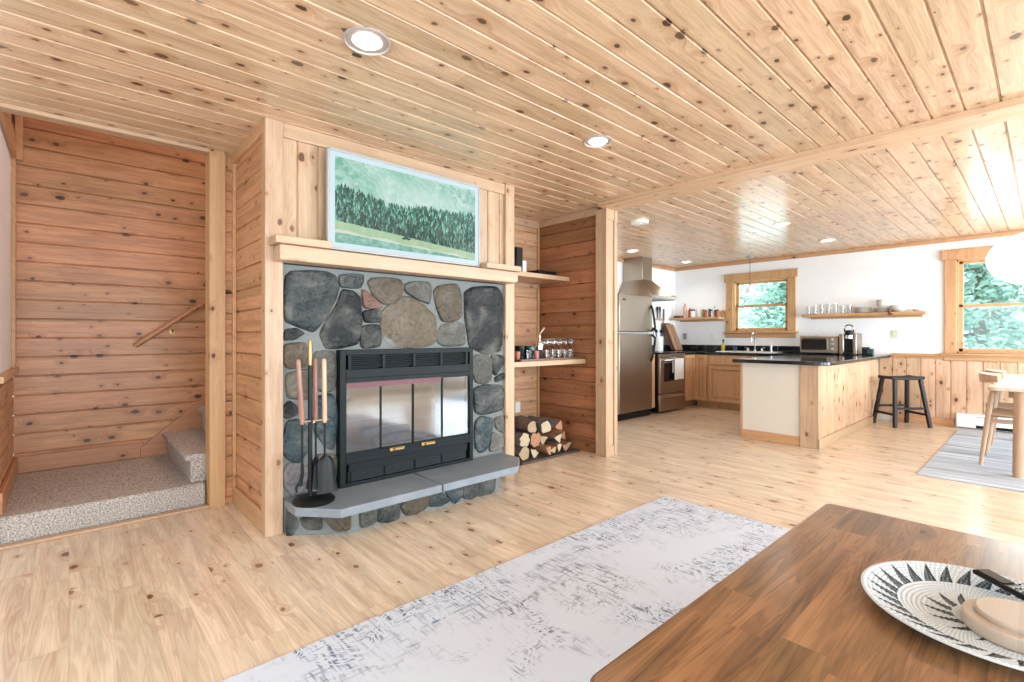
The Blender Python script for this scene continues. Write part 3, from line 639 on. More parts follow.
# ================================================================ TELEVISION
tv = thing('television', 'wide flat television with pale frame showing a forest and mountain landscape', 'television', (1.8, 3.0, 1.72))
X0, X1, Z0, Z1 = 1.18, 2.372, 1.712, 2.335; YF = 2.985
MB().box(X0, X1, YF, YF+.035, Z0, Z1).box(X0+.15, X1-.15, YF+.035, 3.075, Z0+.1, Z1-.1).build('body', m_mount, tv, bev=.003)
MB().box(X0-.004, X0+.012, YF-.008, YF+.02, Z0, Z1).box(X1-.012, X1+.004, YF-.008, YF+.02, Z0, Z1).box(X0, X1, YF-.008, YF+.02, Z1-.012, Z1+.004).box(X0, X1, YF-.008, YF+.02, Z0-.004, Z0+.012).build('frame', plain('pale_grey_frame', 'a8a6a4', .4), tv, bev=.002)
def landscape(nu, nv):
    rs = np.random.RandomState(5); im = np.zeros((nv, nu, 3))
    def fbm(n, sc, seed):
        r = np.random.RandomState(seed); o = np.zeros((nv, nu)); amp = 1.
        for k in range(n):
            g = r.rand(int(sc)+3, int(sc*1.8)+3); yy = np.linspace(0, sc, nv, False); xx = np.linspace(0, sc*1.8, nu, False)
            yi, xi = yy.astype(int), xx.astype(int); fy, fx = (yy-yi)[:, None], (xx-xi)[None, :]
            fy, fx = fy*fy*(3-2*fy), fx*fx*(3-2*fx)
            o += amp*((g[yi][:, xi]*(1-fx)+g[yi][:, xi+1]*fx)*(1-fy)+(g[yi+1][:, xi]*(1-fx)+g[yi+1][:, xi+1]*fx)*fy); amp *= .55; sc *= 2.1
        return o/2.1
    u = np.linspace(0, 1, nu)[None, :]; v = np.linspace(0, 1, nv)[:, None]
    n1, n2 = fbm(5, 5, 1), fbm(4, 16, 2)
    hz = lambda h: np.array([int(h[i:i+2], 16)/255 for i in (0, 2, 4)])
    t = np.clip(n1*1.5-.35, 0, 1)[..., None]
    im[:] = hz('9ed4be')*(1-t)+hz('e2f4ee')*t
    dg = .5+.5*np.sin((u*1.3+v*.9)*60+n1*22); im = im*(1-.07*dg[..., None])+.10*(n2[..., None]-.5)*np.ones(3)
    far = (np.clip((n2-.45)*4, 0, 1)*(.35+.65*(np.abs(u-.45) > .25)))[..., None]; im = im*(1-far*.55)+hz('4a9a80')*far*.55
    hz2 = np.exp(-((u-.6)/.3)**2-((v-.75)/.14)**2)[..., None]*.6; im = im*(1-hz2)+hz('d5ece6')*hz2
    # trees
    line = lambda x: .60+.04*np.sin(x*3.1+2)-.07*np.exp(-((x-.35)/.15)**2)+(.06*np.clip((x-.6)/.4, 0, 1))
    base = lambda x: .25-.16*x
    for k in range(2600):
        d = k/2600.; x = rs.rand(); y0 = line(x)*(1-d)+base(x)*d-.04; h = .05+.08*rs.rand()
        w = h*.20; c = hz('3a7a68')*(.5+.55*rs.rand()) if rs.rand() < .72 else hz('76b298')
        c = c*(1-.25*d); i0, i1 = int(max(0, (x-w)*nu)), int(min(nu, (x+w)*nu)); j0, j1 = int(max(0, y0*nv)), int(min(nv, (y0+h)*nv))
        if i1 <= i0 or j1 <= j0: continue
        xx = (np.arange(i0, i1)+.5)/nu; yy = (np.arange(j0, j1)+.5)/nv
        m = np.abs(xx[None, :]-x) < w*(1-(yy[:, None]-y0)/h)*(.55+.45*np.abs(np.sin(yy[:, None]*180+k)))
        sh = (.8+.5*(xx[None, :] < x))[..., None]
        im[j0:j1, i0:i1][m] = np.clip((c*sh*np.ones((j1-j0, i1-i0, 3)))[m], 0, 1)
    md = v < base(u)+.012*n2; tt = np.clip(n2[..., None], 0, 1)
    im = np.where(md[..., None], hz('bdd2a8')*(1-tt*.7)+hz('86b490')*tt*.7, im)
    bk = v < .15-.13*(u > .0)*u+.01*np.sin(u*25); im = np.where(bk[..., None], hz('d3dcc8')*np.ones_like(im), im)
    wt = v < .115-.115*np.clip(u-.05, 0, 1); im = np.where(wt[..., None], (hz('3c8a72')*(1-tt)+hz('cfe9e2')*tt), im)
    for (a, b, s_) in ((.44, .16, 1.), (.47, .16, .9), (.455, .175, .8)):
        m = ((u-a)/(.018*s_))**2+((v-b)/(.014*s_))**2 < 1; im[m] = hz('2c3a3c')
    return im
nu, nv = 300, 156
im = landscape(nu, nv); bx, bz = .052, .045
img = np.ones((nv+18, nu+18, 3))*np.array([.84, .93, .96]); img[9:-9, 9:-9] = im
img = np.where(img <= .04045, img/12.92, ((img+.055)/1.055)**2.4)
NV, NU = img.shape[:2]
xs = [X0+.012+(X1-X0-.024)*i/NU for i in range(NU+1)]; zs = [Z0+.012+(Z1-Z0-.024)*j/NV for j in range(NV+1)]
me = bpy.data.meshes.new('screen')
vs = [(x_-1.8, YF-.002-3.0, z_-1.72) for z_ in zs for x_ in xs]
fs = [(j*(NU+1)+i, j*(NU+1)+i+1, (j+1)*(NU+1)+i+1, (j+1)*(NU+1)+i) for j in range(NV) for i in range(NU)]
me.from_pydata(vs, [], fs); me.materials.append(m_screen)
at = me.color_attributes.new('tone', 'FLOAT_COLOR', 'CORNER')
buf = np.ones((NV*NU, 4, 4), np.float32); buf[:, :, :3] = img.reshape(-1, 1, 3); at.data.foreach_set('color', buf.ravel())
scr = bpy.data.objects.new('screen', me); COL.objects.link(scr); scr.parent = tv

# ================================================================ FIREPLACE TOOLS on the hearth
tx, ty, tz = 1.065, 2.90, .20
ts = thing('fireplace_tool_stand', 'black iron tool stand with round base and brass-tipped pole on the hearth', 'tool stand', (tx, ty, tz))
MB().lathe([(0, .0), (.115, 0), (.118, .012), (.10, .028), (.05, .036), (0, .038)], (tx, ty, tz), 36).build('base', m_black, ts)
MB().tube([(tx-.022, ty, tz+.03), (tx-.022, ty, tz+.80)], .013, 14).build('pole', m_black, ts)
plabel(MB().lathe([(.010, 0), (.011, .02), (.011, .14), (.008, .155), (0, .158)], (tx-.022, ty, tz+.79), 14).build('pole_tip', m_brass, ts), 'brass tip of the pole')
MB().tube([(tx-.08, ty-.01, tz+.475), (tx+.075, ty-.02, tz+.475)], .006, 8).tube([(tx-.022, ty-.06, tz+.475), (tx-.022, ty+.06, tz+.475)], .006, 8).build('hanger_bar', m_chrome, ts)
m_hnd = wood('tool_handle_wood', 'a86a48', '6e3c26', Z, (1, .9, 0), .2, 31, .7, 0, 0, .35, .2); m_hnd2 = wood('tool_handle_pale', 'd09a70', 'a8744c', Z, (1, .9, 0), .2, 31, .5, 0, 0, .35, .2)
def tool(name, label, x, y, xt, yt, hm, head):
    t = thing(name, label, 'fireplace tool', (x, y, tz+.04), group=None)
    MB().tube([(x, y, tz+.46), (x, y, tz+.48), (xt, yt, tz+.82), (xt, yt, tz+.835)], [.010, .0135, .0135, .010], 12).build('handle', hm, t)
    MB().tube([(x, y, tz+.465), (x, y, tz+.24)], .0065, 8).build('shaft', m_black, t)
    head(t, x, y)
def h_poker(t, x, y):
    MB().tube([(x, y, tz+.245), (x, y, tz+.17), (x-.012, y, tz+.11)], [.008, .010, .012], 8).tube([(x-.01, y, tz+.14), (x-.035, y, tz+.10), (x-.03, y, tz+.075)], [.008, .007, .004], 8).build('tongs_head', m_black, t)
def h_shovel(t, x, y):
    n = 9; mb = MB(); pr = [(.0, .012), (.010, .030), (.03, .046), (.06, .054), (.11, .056), (.16, .055), (.20, .064), (.21, .066)]
    vs = []
    for lay in (0, .004):
        for d, wd in pr:
            for i in range(n):
                s_ = -1+2*i/(n-1); vs.append((x-.008+wd*s_*.95, y-.035-.03*(d/.22)+lay-.018*(1-s_*s_), tz+.275-d))
    k = len(pr)*n; fs = []
    for l_ in (0, k):
        for r_ in range(len(pr)-1):
            for i in range(n-1): fs.append((l_+r_*n+i, l_+r_*n+i+1, l_+(r_+1)*n+i+1, l_+(r_+1)*n+i))
    bd = [i for i in range(n)]+[r_*n+n-1 for r_ in range(1, len(pr))]+[(len(pr)-1)*n+i for i in range(n-2, -1, -1)]+[r_*n for r_ in range(len(pr)-2, 0, -1)]
    for i in range(len(bd)): a, b = bd[i], bd[(i+1) % len(bd)]; fs.append((a, b, b+k, a+k))
    mb.add(vs, fs).tube([(x, y, tz+.26), (x, y-.03, tz+.25)], .008, 8).build('scoop', m_black, t)
def h_brush(t, x, y):
    mb = MB().tube([(x, y, tz+.25), (x, y, tz+.21)], [.008, .03], 12).tube([(x, y, tz+.21), (x, y, tz+.13), (x, y, tz+.07)], [.034, .045, .055], 16); mb.build('bristles', m_blackp, t)
tool('hearth_tongs', 'black fire tongs hanging leftmost on the stand, dark reddish handle', tx-.070, ty-.01, tx-.095, ty-.02, m_hnd, h_poker)
tool('ash_brush', 'black hearth brush hanging at the middle of the stand, dark wooden handle', tx+.022, ty+.03, tx+.018, ty+.03, m_hnd, h_brush)
tool('ash_shovel', 'black curved ash shovel hanging rightmost on the stand, pale wooden handle', tx+.052, ty-.03, tx+.048, ty-.03, m_hnd2, h_shovel)

# ================================================================ NICHE
sh = thing('wall_shelf', 'upper pale pine shelf in the niche, holding black electronics', 'shelf', (3.3, 3.5, 1.76))
MB().box(2.8, 3.872, 3.36, 3.82, 1.74, 1.785).build('shelf_board', m_trimX, sh, bev=.004)
MB().box(2.84, 3.86, 3.795, 3.82, 1.70, 1.74).build('cleat', m_trimX, sh)
sh = thing('wall_shelf', 'lower pale pine shelf in the niche, holding the glasses', 'shelf', (3.3, 3.5, .92))
MB().box(2.8, 3.872, 3.14, 3.82, .893, .940).build('shelf_board', m_trimX, sh, bev=.004)
MB().box(2.84, 3.86, 3.795, 3.82, .853, .893).build('cleat', m_trimX, sh)
zt = 1.786
s = thing('speaker', 'tall black loudspeaker standing on the upper niche shelf', 'speaker', (3.18, 3.46, zt))
MB().box(3.145, 3.235, 3.40, 3.52, zt, zt+.235).build('cabinet', m_blackp, s, bev=.004); MB().box(3.152, 3.228, 3.394, 3.401, zt+.01, zt+.225).build('grille_cloth', plain('speaker_cloth', '241f1c', .9), s)
s = thing('modem', 'small white upright box beside the black loudspeaker', 'modem', (3.30, 3.5, zt))
MB().box(3.275, 3.335, 3.45, 3.55, zt, zt+.125).build('housing', m_porc, s, bev=.008); MB().box(3.27, 3.34, 3.44, 3.56, zt, zt+.008).build('foot', m_porc, s)
s = thing('media_receiver', 'flat black box lying on the upper niche shelf', 'receiver', (3.6, 3.55, zt))
MB().box(3.50, 3.76, 3.45, 3.62, zt+.004, zt+.052).build('housing', m_blackp, s, bev=.004)
for a in (3.52, 3.73):
    for b in (3.47, 3.59): MB().box(a, a+.015, b, b+.015, zt, zt+.005).build('foot', m_blackp, s)
s = MB().tube([(3.30, 3.80, 1.69), (3.27, 3.79, 1.60), (3.31, 3.79, 1.53), (3.38, 3.79, 1.50), (3.42, 3.795, 1.55), (3.40, 3.80, 1.64), (3.36, 3.81, 1.70)], .005, 7).build('cable', plain('red_brown_cable', '6b2018', .5)); tag(s, 'thin dark red cable looping under the upper niche shelf', 'cable')
zt = .942
s = thing('serving_tray', 'long dark low-rimmed tray under the glasses', 'tray', (3.45, 3.32, zt))
MB().box(2.98, 3.84, 3.16, 3.52, zt, zt+.008).build('tray_base', plain('dark_walnut_tray', '5a3a2a', .4), s)
MB().box(2.98, 3.84, 3.148, 3.16, zt, zt+.018).box(2.98, 3.84, 3.52, 3.532, zt, zt+.018).box(2.97, 2.982, 3.148, 3.532, zt, zt+.018).box(3.838, 3.85, 3.148, 3.532, zt, zt+.018).build('rim', plain('dark_walnut_rim', '6b4734', .4), s)
zt += .009
def cup(mb, r, h, c, wall=.003, base=.004, taper=1.): return mb.lathe([(0, 0), (r*taper, 0), (r, h), (r-wall, h), (r*taper-wall, base), (0, base)], c, 20)
def mug(name, label, x, y, r, h, mat, hm=None):
    s = thing(name, label, 'mug', (x, y, zt)); cup(MB(), r, h, (x, y, zt), .004, .006).build('body', mat, s)
    MB().tube([(x-r*.5, y-r*.85, zt+h*.78), (x-r*.7, y-r*1.5, zt+h*.72), (x-r*.7, y-r*1.55, zt+h*.35), (x-r*.5, y-r*.87, zt+h*.25)], .006, 8).build('handle', hm or mat, s)
mug('mug', 'black mug on the tray, second from the chimney', 3.20, 3.40, .055, .125, m_blackp)
mug('mug', 'glossy dark teal mug on the tray', 3.27, 3.33, .042, .115, m_teal)
mug('mug', 'black mug behind the bottle on the tray', 3.34, 3.44, .045, .12, m_blackp)
for k, (x, y, h, m, lb) in enumerate(((3.07, 3.30, .075, m_red, 'copper tinted tumbler at the chimney end of the tray'), (3.17, 3.25, .085, m_glass, 'short clear tumbler in front of the black mug'), (3.26, 3.24, .08, m_red, 'copper tinted tumbler in front of the teal mug'), (3.33, 3.27, .09, m_blackp, 'narrow black tumbler beside the tall bottle'))):
    s = cup(MB(), .028, h, (x, y, zt), .003, .008, .85).build('tumbler', m); tag(s, lb, 'tumbler')
s = thing('cocktail_bottle', 'tall polished metal bottle with angled pourer on the tray', 'bottle', (3.40, 3.34, zt))
MB().lathe([(0, 0), (.036, 0), (.038, .01), (.038, .14), (.03, .17), (.019, .19), (.018, .215), (0, .215)], (3.40, 3.34, zt), 20).build('body', m_chrome, s)
MB().tube([(3.40, 3.34, zt+.21), (3.405, 3.335, zt+.24), (3.44, 3.31, zt+.30)], [.010, .008, .014], 10).build('pourer', m_chrome, s)
wp = [(0, 0), (.034, 0), (.034, .003), (.006, .010), (.0045, .018), (.0045, .085), (.012, .095), (.033, .120), (.038, .145), (.036, .175), (.030, .200), (.0285, .200), (.0345, .174), (.036, .145), (.031, .122), (.011, .099), (0, .097)]
wl = ['nearest the metal bottle', 'second from the metal bottle', 'third from the metal bottle', 'fourth from the metal bottle', 'nearest the dark partition, last of the row']
for k in range(5):
    s = MB().lathe(wp, (3.425+.09*k, 3.27, zt), 20).build('wine_glass', m_glass); tag(s, 'clear stemmed wine glass, '+wl[k], 'wine glass', 'wine glasses on the tray')
for k in range(5):
    s = cup(MB(), .026, .085, (3.37+.082*k, 3.195, zt), .002, .01, .85).build('short_glass', m_glass); tag(s, 'small clear tumbler before the glass '+wl[k], 'tumbler', 'small tumblers before the wine glasses')
def outlet(name, label, fn, toggle=False, mat=None):
    s = thing(name, label, 'light switch' if toggle else 'power outlet', fn(0, 0, 0)); mt = mat or m_porc
    MB().prism([(-.036, -.057), (.036, -.057), (.036, .057), (-.036, .057)], fn, .0, .006).build('plate', mt, s, bev=.0015)
    if toggle: MB().prism([(-.006, -.012), (.006, -.012), (.006, .012), (-.006, .012)], fn, .006, .014).build('toggle', m_porc, s)
    else:
        for q in (-.024, .024): MB().prism([(-.016, q-.014), (.016, q-.014), (.016, q+.014), (-.016, q+.014)], fn, .006, .008).build('socket', m_mount if mat else mt, s, bev=.001)
outlet('power_outlet', 'white outlet on the pine boards above the firewood', lambda a, b, h: (3.555+a, 3.819-h, .408+b))
# firewood
bd = MB()
bd.box(3.02, 3.83, 3.19, 3.70, 0, .012)
for k in range(5): bd.box(3.02, 3.83, 3.185+k*.11, 3.195+k*.11+.085, .010, .022)
tag(bd.build('log_mat', plain('dark_slatted_mat', '4a3c34', .7, 0, .2)), 'dark flat mat under the firewood', 'mat')
m_cut2 = plain('cut_wood_pale', 'baa88c', .8, 0, .2, 24); m_cut3 = plain('cut_wood_pinkish', 'a8785c', .8, 0, .3, 24)
def log(x, z, r, yf, ln, kind, seed, label, ax=0., rise=0.):
    rr = random.Random(seed); n = 14; t = thing('firewood_log', label, 'firewood log', (x, yf, z), group='firewood logs on the mat')
    prof = []
    for i in range(n):
        a = 2*math.pi*i/n; q = r*(.82+.3*rr.random())
        if kind == 'split':
            if i == 0: a0 = rr.uniform(0, 6.28); cor = [a0, a0+rr.uniform(1.5, 2.1), a0+rr.uniform(3.1, 4.3)]; cr = [r*rr.uniform(.85, 1.3) for _ in cor]
            P_ = [(cr[m_]*math.cos(cor[m_]), cr[m_]*math.sin(cor[m_])) for m_ in range(3)]
            q = r*.75
            for m_ in range(3):
                (x1, y1), (x2, y2) = P_[m_], P_[(m_+1) % 3]; dx_, dy_ = x2-x1, y2-y1; den = math.cos(a)*dy_-math.sin(a)*dx_
                if abs(den) > 1e-6:
                    tt_ = (x1*dy_-y1*dx_)/den; uu_ = (x1*math.sin(a)-y1*math.cos(a))/den
                    if tt_ > 0 and -.001 <= uu_ <= 1.001: q = max(tt_, r*.3)*(1.12 if m_ == 0 else .97)*(.95+.1*rr.random())
        prof.append((q*math.cos(a), q*math.sin(a)))
    r *= .88; yf += .07*rr.random()-.03; ax = rr.uniform(-.10, .10); segs = 9; vs = []
    for k in range(segs+1):
        s_ = k/segs; wob = 1+.07*math.sin(seed+s_*6)
        for (a, b) in prof:
            vs.append((x+a*wob*(1+.16*rr.random())+ax*s_*ln+.012*math.sin(seed*2+s_*4), yf+ln*s_, z+b*wob*(1+.16*rr.random())+rise*s_*ln))
    mb = MB(); fs = []
    for k in range(segs):
        for i in range(n): fs.append((k*n+i, k*n+(i+1) % n, (k+1)*n+(i+1) % n, (k+1)*n+i))
    for q, f_ in enumerate(fs):
        pass
    mb.add(vs, fs+[tuple(segs*n+i for i in range(n))], 0)
    if kind == 'split':
        for q in range(len(fs)):
            i = q % n; aa = (2*math.pi*(i+.5)/n-a0) % (2*math.pi)
            if aa > (cor[1]-a0): mb.m[q] = 1
    mb.build('bark', [m_bark, m_split], t, ang=50)
    e = MB(); e.add([(a_[0], a_[1]-.001, a_[2]) for a_ in vs[:n]]+[(x, yf-.004, z)], [(i, (i+1) % n, n) for i in range(n)])
    e.build('cut_end', (m_cut, m_cut2, m_cut3)[seed % 3], t)
logs = [(3.12, .085, .060, 3.24, .42, 'round', 'round bark-covered log, lowest at the chimney end'),
 (3.25, .080, .055, 3.25, .42, 'split', 'reddish split log low near the chimney end'),
 (3.355, .075, .050, 3.20, .44, 'split', 'foremost split log with pale ragged end at the mat edge'),
 (3.455, .075, .048, 3.23, .42, 'split', 'small split log low in the middle of the stack'),
 (3.56, .078, .052, 3.24, .42, 'split', 'pale split log low right of the middle'),
 (3.66, .072, .045, 3.25, .40, 'split', 'split log low near the partition'),
 (3.77, .070, .045, 3.26, .40, 'split', 'last low log with triangular end beside the partition'),
 (3.14, .195, .058, 3.27, .42, 'round', 'grey barked log on the second layer at the chimney end'),
 (3.27, .190, .060, 3.26, .42, 'round', 'thick mossy barked log on the second layer'),
 (3.41, .180, .055, 3.25, .43, 'split', 'split log with bright cream end on the second layer'),
 (3.55, .180, .056, 3.25, .42, 'split', 'white-ended wedge log in the upper middle'),
 (3.70, .165, .050, 3.27, .40, 'split', 'small pinkish log on the second layer beside the partition'),
 (3.26, .305, .060, 3.28, .42, 'round', 'dark barked log on top at the chimney end'),
 (3.42, .290, .062, 3.26, .42, 'round', 'long dark log on top of the stack'),
 (3.555, .285, .058, 3.25, .42, 'split', 'topmost log with pale split end towards the partition')]
for k, (x, z, r, yf, ln, kd, lb) in enumerate(logs): log(x, z+.0, r, yf, ln, kd, k*7+3, lb)
# ================================================================ CEILING LIGHTS
def can(x, y, r, label, p):
    s = thing('recessed_light', label, 'ceiling light', (x, y, H))
    MB().lathe([(r, 0), (r, -.006), (r*.93, -.009), (r*.9, 0)], (x, y, H), 32, close=True).build('trim_ring', m_porc if p[1] else plain('nickel_ring', 'b0a49e', .5, .2), s)
    MB().lathe([(r*.92, -.002), (r*.62, -.001)], (x, y, H), 32).build('reflector', plain('can_reflector', 'b5a9a3', .45, .3) if not p[1] else m_porc, s)
    MB().lathe([(r*.62, -.004), (r*.5, -.012), (0, -.014)], (x, y, H), 24).build('bulb', m_bulb, s)
    can_light(x, y, p[0])
can(.95, 1.97, .10, 'recessed ceiling light above the fireplace rug', (10, 0))
can(2.55, 1.97, .095, 'recessed ceiling light right of the television', (10, 0))
can(6.20, 4.15, .09, 'recessed ceiling light just in front of the range hood', (17, 1))
can(7.80, 4.15, .09, 'recessed ceiling light in the kitchen corner', (17, 1))
can(5.98, 2.03, .09, 'recessed ceiling light over the peninsula', (17, 1))
can(7.43, 1.96, .09, 'recessed ceiling light near the toaster oven wall', (17, 1))
s = thing('smoke_detector', 'flat white round detector on the kitchen ceiling near the post', 'smoke detector', (4.66, 3.03, H))
MB().lathe([(0, 0), (.10, 0), (.10, -.02), (.088, -.032), (0, -.034)], (4.66, 3.03, H), 32).build('housing', m_porc, s)
MB().lathe([(.03, -.034), (.03, -.04), (0, -.04)], (4.66, 3.03, H), 16).build('button', m_porc, s)
px, py = 8.02, 3.185
s = thing('pendant_light', 'small white glass pendant on a thin cord above the sink', 'pendant light', (px, py, H))
MB().lathe([(0, 0), (.055, 0), (.055, -.018), (.0, -.022)], (px, py, H), 20).build('canopy', m_mount, s)
MB().tube([(px, py, H-.02), (px, py, 1.98)], .003, 6).build('cord', m_blackp, s)
MB().lathe([(.018, .11), (.024, .07), (.04, .04), (.088, -.03), (.092, -.04), (.084, -.04), (.034, .035), (.0, .07)], (px, py, 1.88), 20).build('shade', m_shade, s)
MB().lathe([(.018, .0), (.02, .03), (.0, .045)], (px, py, 1.96), 12).build('socket', m_mount, s)
px, py = 6.45, .02
s = thing('globe_pendant', 'large white oval globe pendant over the dining table', 'pendant light', (px, py, H))
MB().lathe([(0, 0), (.065, 0), (.065, -.022), (0, -.026)], (px, py, H), 20).build('canopy', m_blackp, s)
MB().tube([(px, py, H-.02), (px, py, 2.13)], .004, 6).build('cord', m_blackp, s)
MB().lathe([(.03, .035), (.03, .0), (0, 0)], (px, py, 2.10), 16).build('cap', m_blackp, s)
pr = [(.05, .24)]
for k in range(1, 24):
    a = math.pi*k/24; pr.append((.375*math.sin(a)**.85*(1+.006*(k % 2)), .245*math.cos(a)))
pr.append((.03, -.245))
MB().lathe(pr, (px, py, 1.875), 48).build('shade', m_globe, s)
l = bpy.data.lights.new('globe_lamp', 'POINT'); l.energy = 14; l.shadow_soft_size = .36; l.color = (1, .96, .9)
o = bpy.data.objects.new('globe_lamp', l); COL.objects.link(o); o.location = (px, py, 1.55)

# ================================================================ KITCHEN, stove wall
fr = thing('refrigerator', 'stainless steel top-freezer refrigerator with black handles', 'refrigerator', (5.95, 4.2, 0))
fx0, fx1, fy = 5.53, 6.36, 3.98
MB().box(fx0, fx1, fy, 4.56, .06, 1.745).build('body', plain('fridge_side', 'c9cac9', .45), fr, bev=.006)
MB().box(fx0, fx1, fy-.065, fy-.004, 1.225, 1.755).build('freezer_door', m_steel, fr, bev=.012)
MB().box(fx0, fx1, fy-.065, fy-.004, .10, 1.205).build('fridge_door', m_steel, fr, bev=.012)
MB().box(fx0+.01, fx1-.01, fy-.04, fy, .01, .09).box(fx0+.01, fx1-.01, fy, 4.5, 0, .06).build('toe_grille', m_blackp, fr)
plabel(MB().box(fx0+.08, fx0+.15, fy-.068, fy-.064, 1.665, 1.685).build('badge', m_black, fr), 'small dark badge on the freezer door')
for a, b in ((1.245, 1.62), (1.19, .80)):
    pts = []
    for k in range(9):
        t = k/8; pts.append((fx1-.04, fy-.066-(.075*t**.6 if t < .97 else .01), b+(a-b)*t))
    MB().tube(pts, .016, 10).build('handle', m_blackp, fr)
B(6.41, 6.49, 3.955, 4.56, .1, .90).build('x', m_cab); tag(bpy.data.objects['x'], 'narrow birch filler panel between refrigerator and stove', 'filler panel'); bpy.data.objects['x'].name = 'filler_panel'
sv = thing('stove', 'stainless steel electric range with black sides and window door', 'stove', (6.86, 4.2, 0))
sx0, sx1 = 6.53, 7.31
MB().box(sx0, sx1, 3.94, 4.56, .02, .90).build('body', m_blackp, sv, bev=.004)
MB().box(sx0-.005, sx1+.005, 3.90, 4.56, .90, .922).build('cooktop', m_granite, sv, bev=.004)
MB().box(sx0+.01, sx1-.01, 3.905, 3.94, .845, .895).build('front_rail', m_steel, sv, bev=.003)
d = MB().box(sx0+.01, sx1-.01, 3.895, 3.938, .30, .84).build('oven_door', m_steel, sv, bev=.006)
MB().box(sx0+.12, sx1-.12, 3.889, 3.897, .48, .755).build('oven_window', m_glassdark, d, bev=.003)
MB().tube([(sx0+.06, 3.90, .80), (sx0+.06, 3.855, .80), (sx1-.06, 3.855, .80), (sx1-.06, 3.90, .80)], .011, 10).build('door_handle', m_chrome, d)
d = MB().box(sx0+.01, sx1-.01, 3.895, 3.938, .03, .285).build('storage_drawer', m_steel, sv, bev=.006)
MB().prism([(0, 0), (.05, .012), (.32, .022), (.65, .012), (.70, 0), (.65, -.012), (.32, -.004), (.05, -.012)], lambda a, b, h: (sx0+.04+a, 3.897-h, .245+b), 0, .02).build('drawer_pull', m_chrome, d)
# burners
for a, b in ((6.72, 4.1), (7.12, 4.1), (6.72, 4.38), (7.12, 4.38)):
    MB().lathe([(.085, 0), (.085, .002), (0, .002)], (a, b, .9225), 24).build('burner_ring', m_black, sv)
tw = MB().prism([(3.832, .50), (3.842, .50), (3.842, .812), (3.870, .812), (3.870, .60), (3.880, .60), (3.880, .820), (3.832, .820)], lambda a, b, h: (h, a, b), 6.86, 7.13)
tag(tw.build('dish_towel', m_towel, bev=.003), 'pale striped towel hanging over the oven handle', 'towel')
hd = thing('range_hood', 'stainless chimney range hood with flared canopy above the stove', 'range hood', (6.86, 4.3, 1.75))
cx0, cx1, cy0 = 6.74, 7.02, 4.34
MB().box(cx0+.02, cx1+.02, cy0, 4.72, 2.05, 2.435).build('chimney', m_steel, hd, bev=.004)
b0 = (6.58, 4.05, 7.33, 4.72); mb = MB(); zz = 1.80
vs = []
for k in range(7):
    t = k/6; e = (1-t)**1.12
    vs += [(cx0+.02-(cx0+.02-b0[0])*e, cy0-(cy0-b0[1])*e, zz+.27*t), (cx1+.02+(b0[2]-cx1-.02)*e, cy0-(cy0-b0[1])*e, zz+.27*t), (cx1+.02+(b0[2]-cx1-.02)*e, 4.72, zz+.27*t), (cx0+.02-(cx0+.02-b0[0])*e, 4.72, zz+.27*t)]
fs = [(k*4+i, k*4+(i+1) % 4, k*4+4+(i+1) % 4, k*4+4+i) for k in range(6) for i in range(4)]+[(0, 1, 2, 3), (24, 25, 26, 27)]
mb.add(vs, fs).build('canopy', m_steel, hd, ang=30)
MB().box(6.58, 7.33, 4.05, 4.72, 1.755, 1.80).build('rim', m_steel, hd, bev=.003)
MB().box(6.62, 7.28, 4.09, 4.55, 1.745, 1.757).build('filter', m_mount, hd)
s = thing('knife_rack', 'small wooden magnetic strip on the wall right of the hood', 'knife rack', (7.89, 4.71, 1.47))
MB().box(7.72, 8.06, 4.702, 4.72, 1.45, 1.49).build('strip', m_trimX, s, bev=.003)
for x, ln, lb, nm in ((7.78, .16, 'black slotted spatula hanging leftmost on the wall rack', 'kitchen_spatula'), (7.87, .15, 'black cooking spoon hanging on the wall rack', 'cooking_spoon'), (8.00, .17, 'dark-handled knife hanging rightmost on the wall rack', 'kitchen_knife')):
    s = thing(nm, lb, 'kitchen tool', (x, 4.69, 1.5))
    MB().tube([(x, 4.69, 1.49), (x, 4.69, 1.49+ln)], [.010, .013] if 'knife' not in nm else .012, 8).build('handle', m_blackp, s)
    if 'knife' in nm: MB().prism([(-.018, 0), (.018, 0), (.016, -.12), (-.012, -.16)], lambda a, b, h: (x+a, 4.695-h, 1.49+b), 0, .002).build('blade', m_chrome, s)
    else: MB().lathe([(0, -.006), (.03, -.003), (.034, 0), (.03, .003), (0, .005)], (x, 4.69, 1.66), 14, axis='y', sy=1.3).build('head', m_blackp, s)
# utensil crock and kettle behind the handles
s = thing('utensil_crock', 'white crock of black utensils on the counter corner by the stove', 'utensil crock', (7.43, 4.46, .92))
cup(MB(), .085, .25, (7.43, 4.46, .909), .006, .01, .95).build('crock', m_porc, s)
for k in range(6):
    a = k*1.1; p0 = Vector((7.43+.03*math.cos(a), 4.46+.03*math.sin(a), .93)); p1 = Vector((7.43+.09*math.cos(a), 4.46+.09*math.sin(a), 1.25+.02*(k % 3)))
    mb = MB().tube([p0, p1], .006, 7); mb.lathe([(0, -.035), (.022, -.02), (.028, 0), (.022, .02), (0, .03)], p1, 10); mb.build('utensil', m_blackp, s)
m_board1 = wood('striped_cutting_board', 'a9774c', '3e2012', Z, X, .055, 51, .6, 0, 0, .45, 0, 0, .65)
def cutting(name, label, x0, wd, ht, mat, yb, lean):
    mb = MB(); r = .04; pts = []
    for cx_, cz_, a0 in ((x0+r, r, 180), (x0+wd-r, r, 270), (x0+wd-r, ht-r, 0), (x0+r, ht-r, 90)):
        for k in range(6): a = math.radians(a0+k*18); pts.append((cx_+r*math.cos(a), cz_+r*math.sin(a)))
    mb.prism(pts, lambda a, b, h: (a, yb+h+lean*b, .915+b), 0, .02); o = mb.build(name, mat, bev=.002); tag(o, label, 'cutting board')
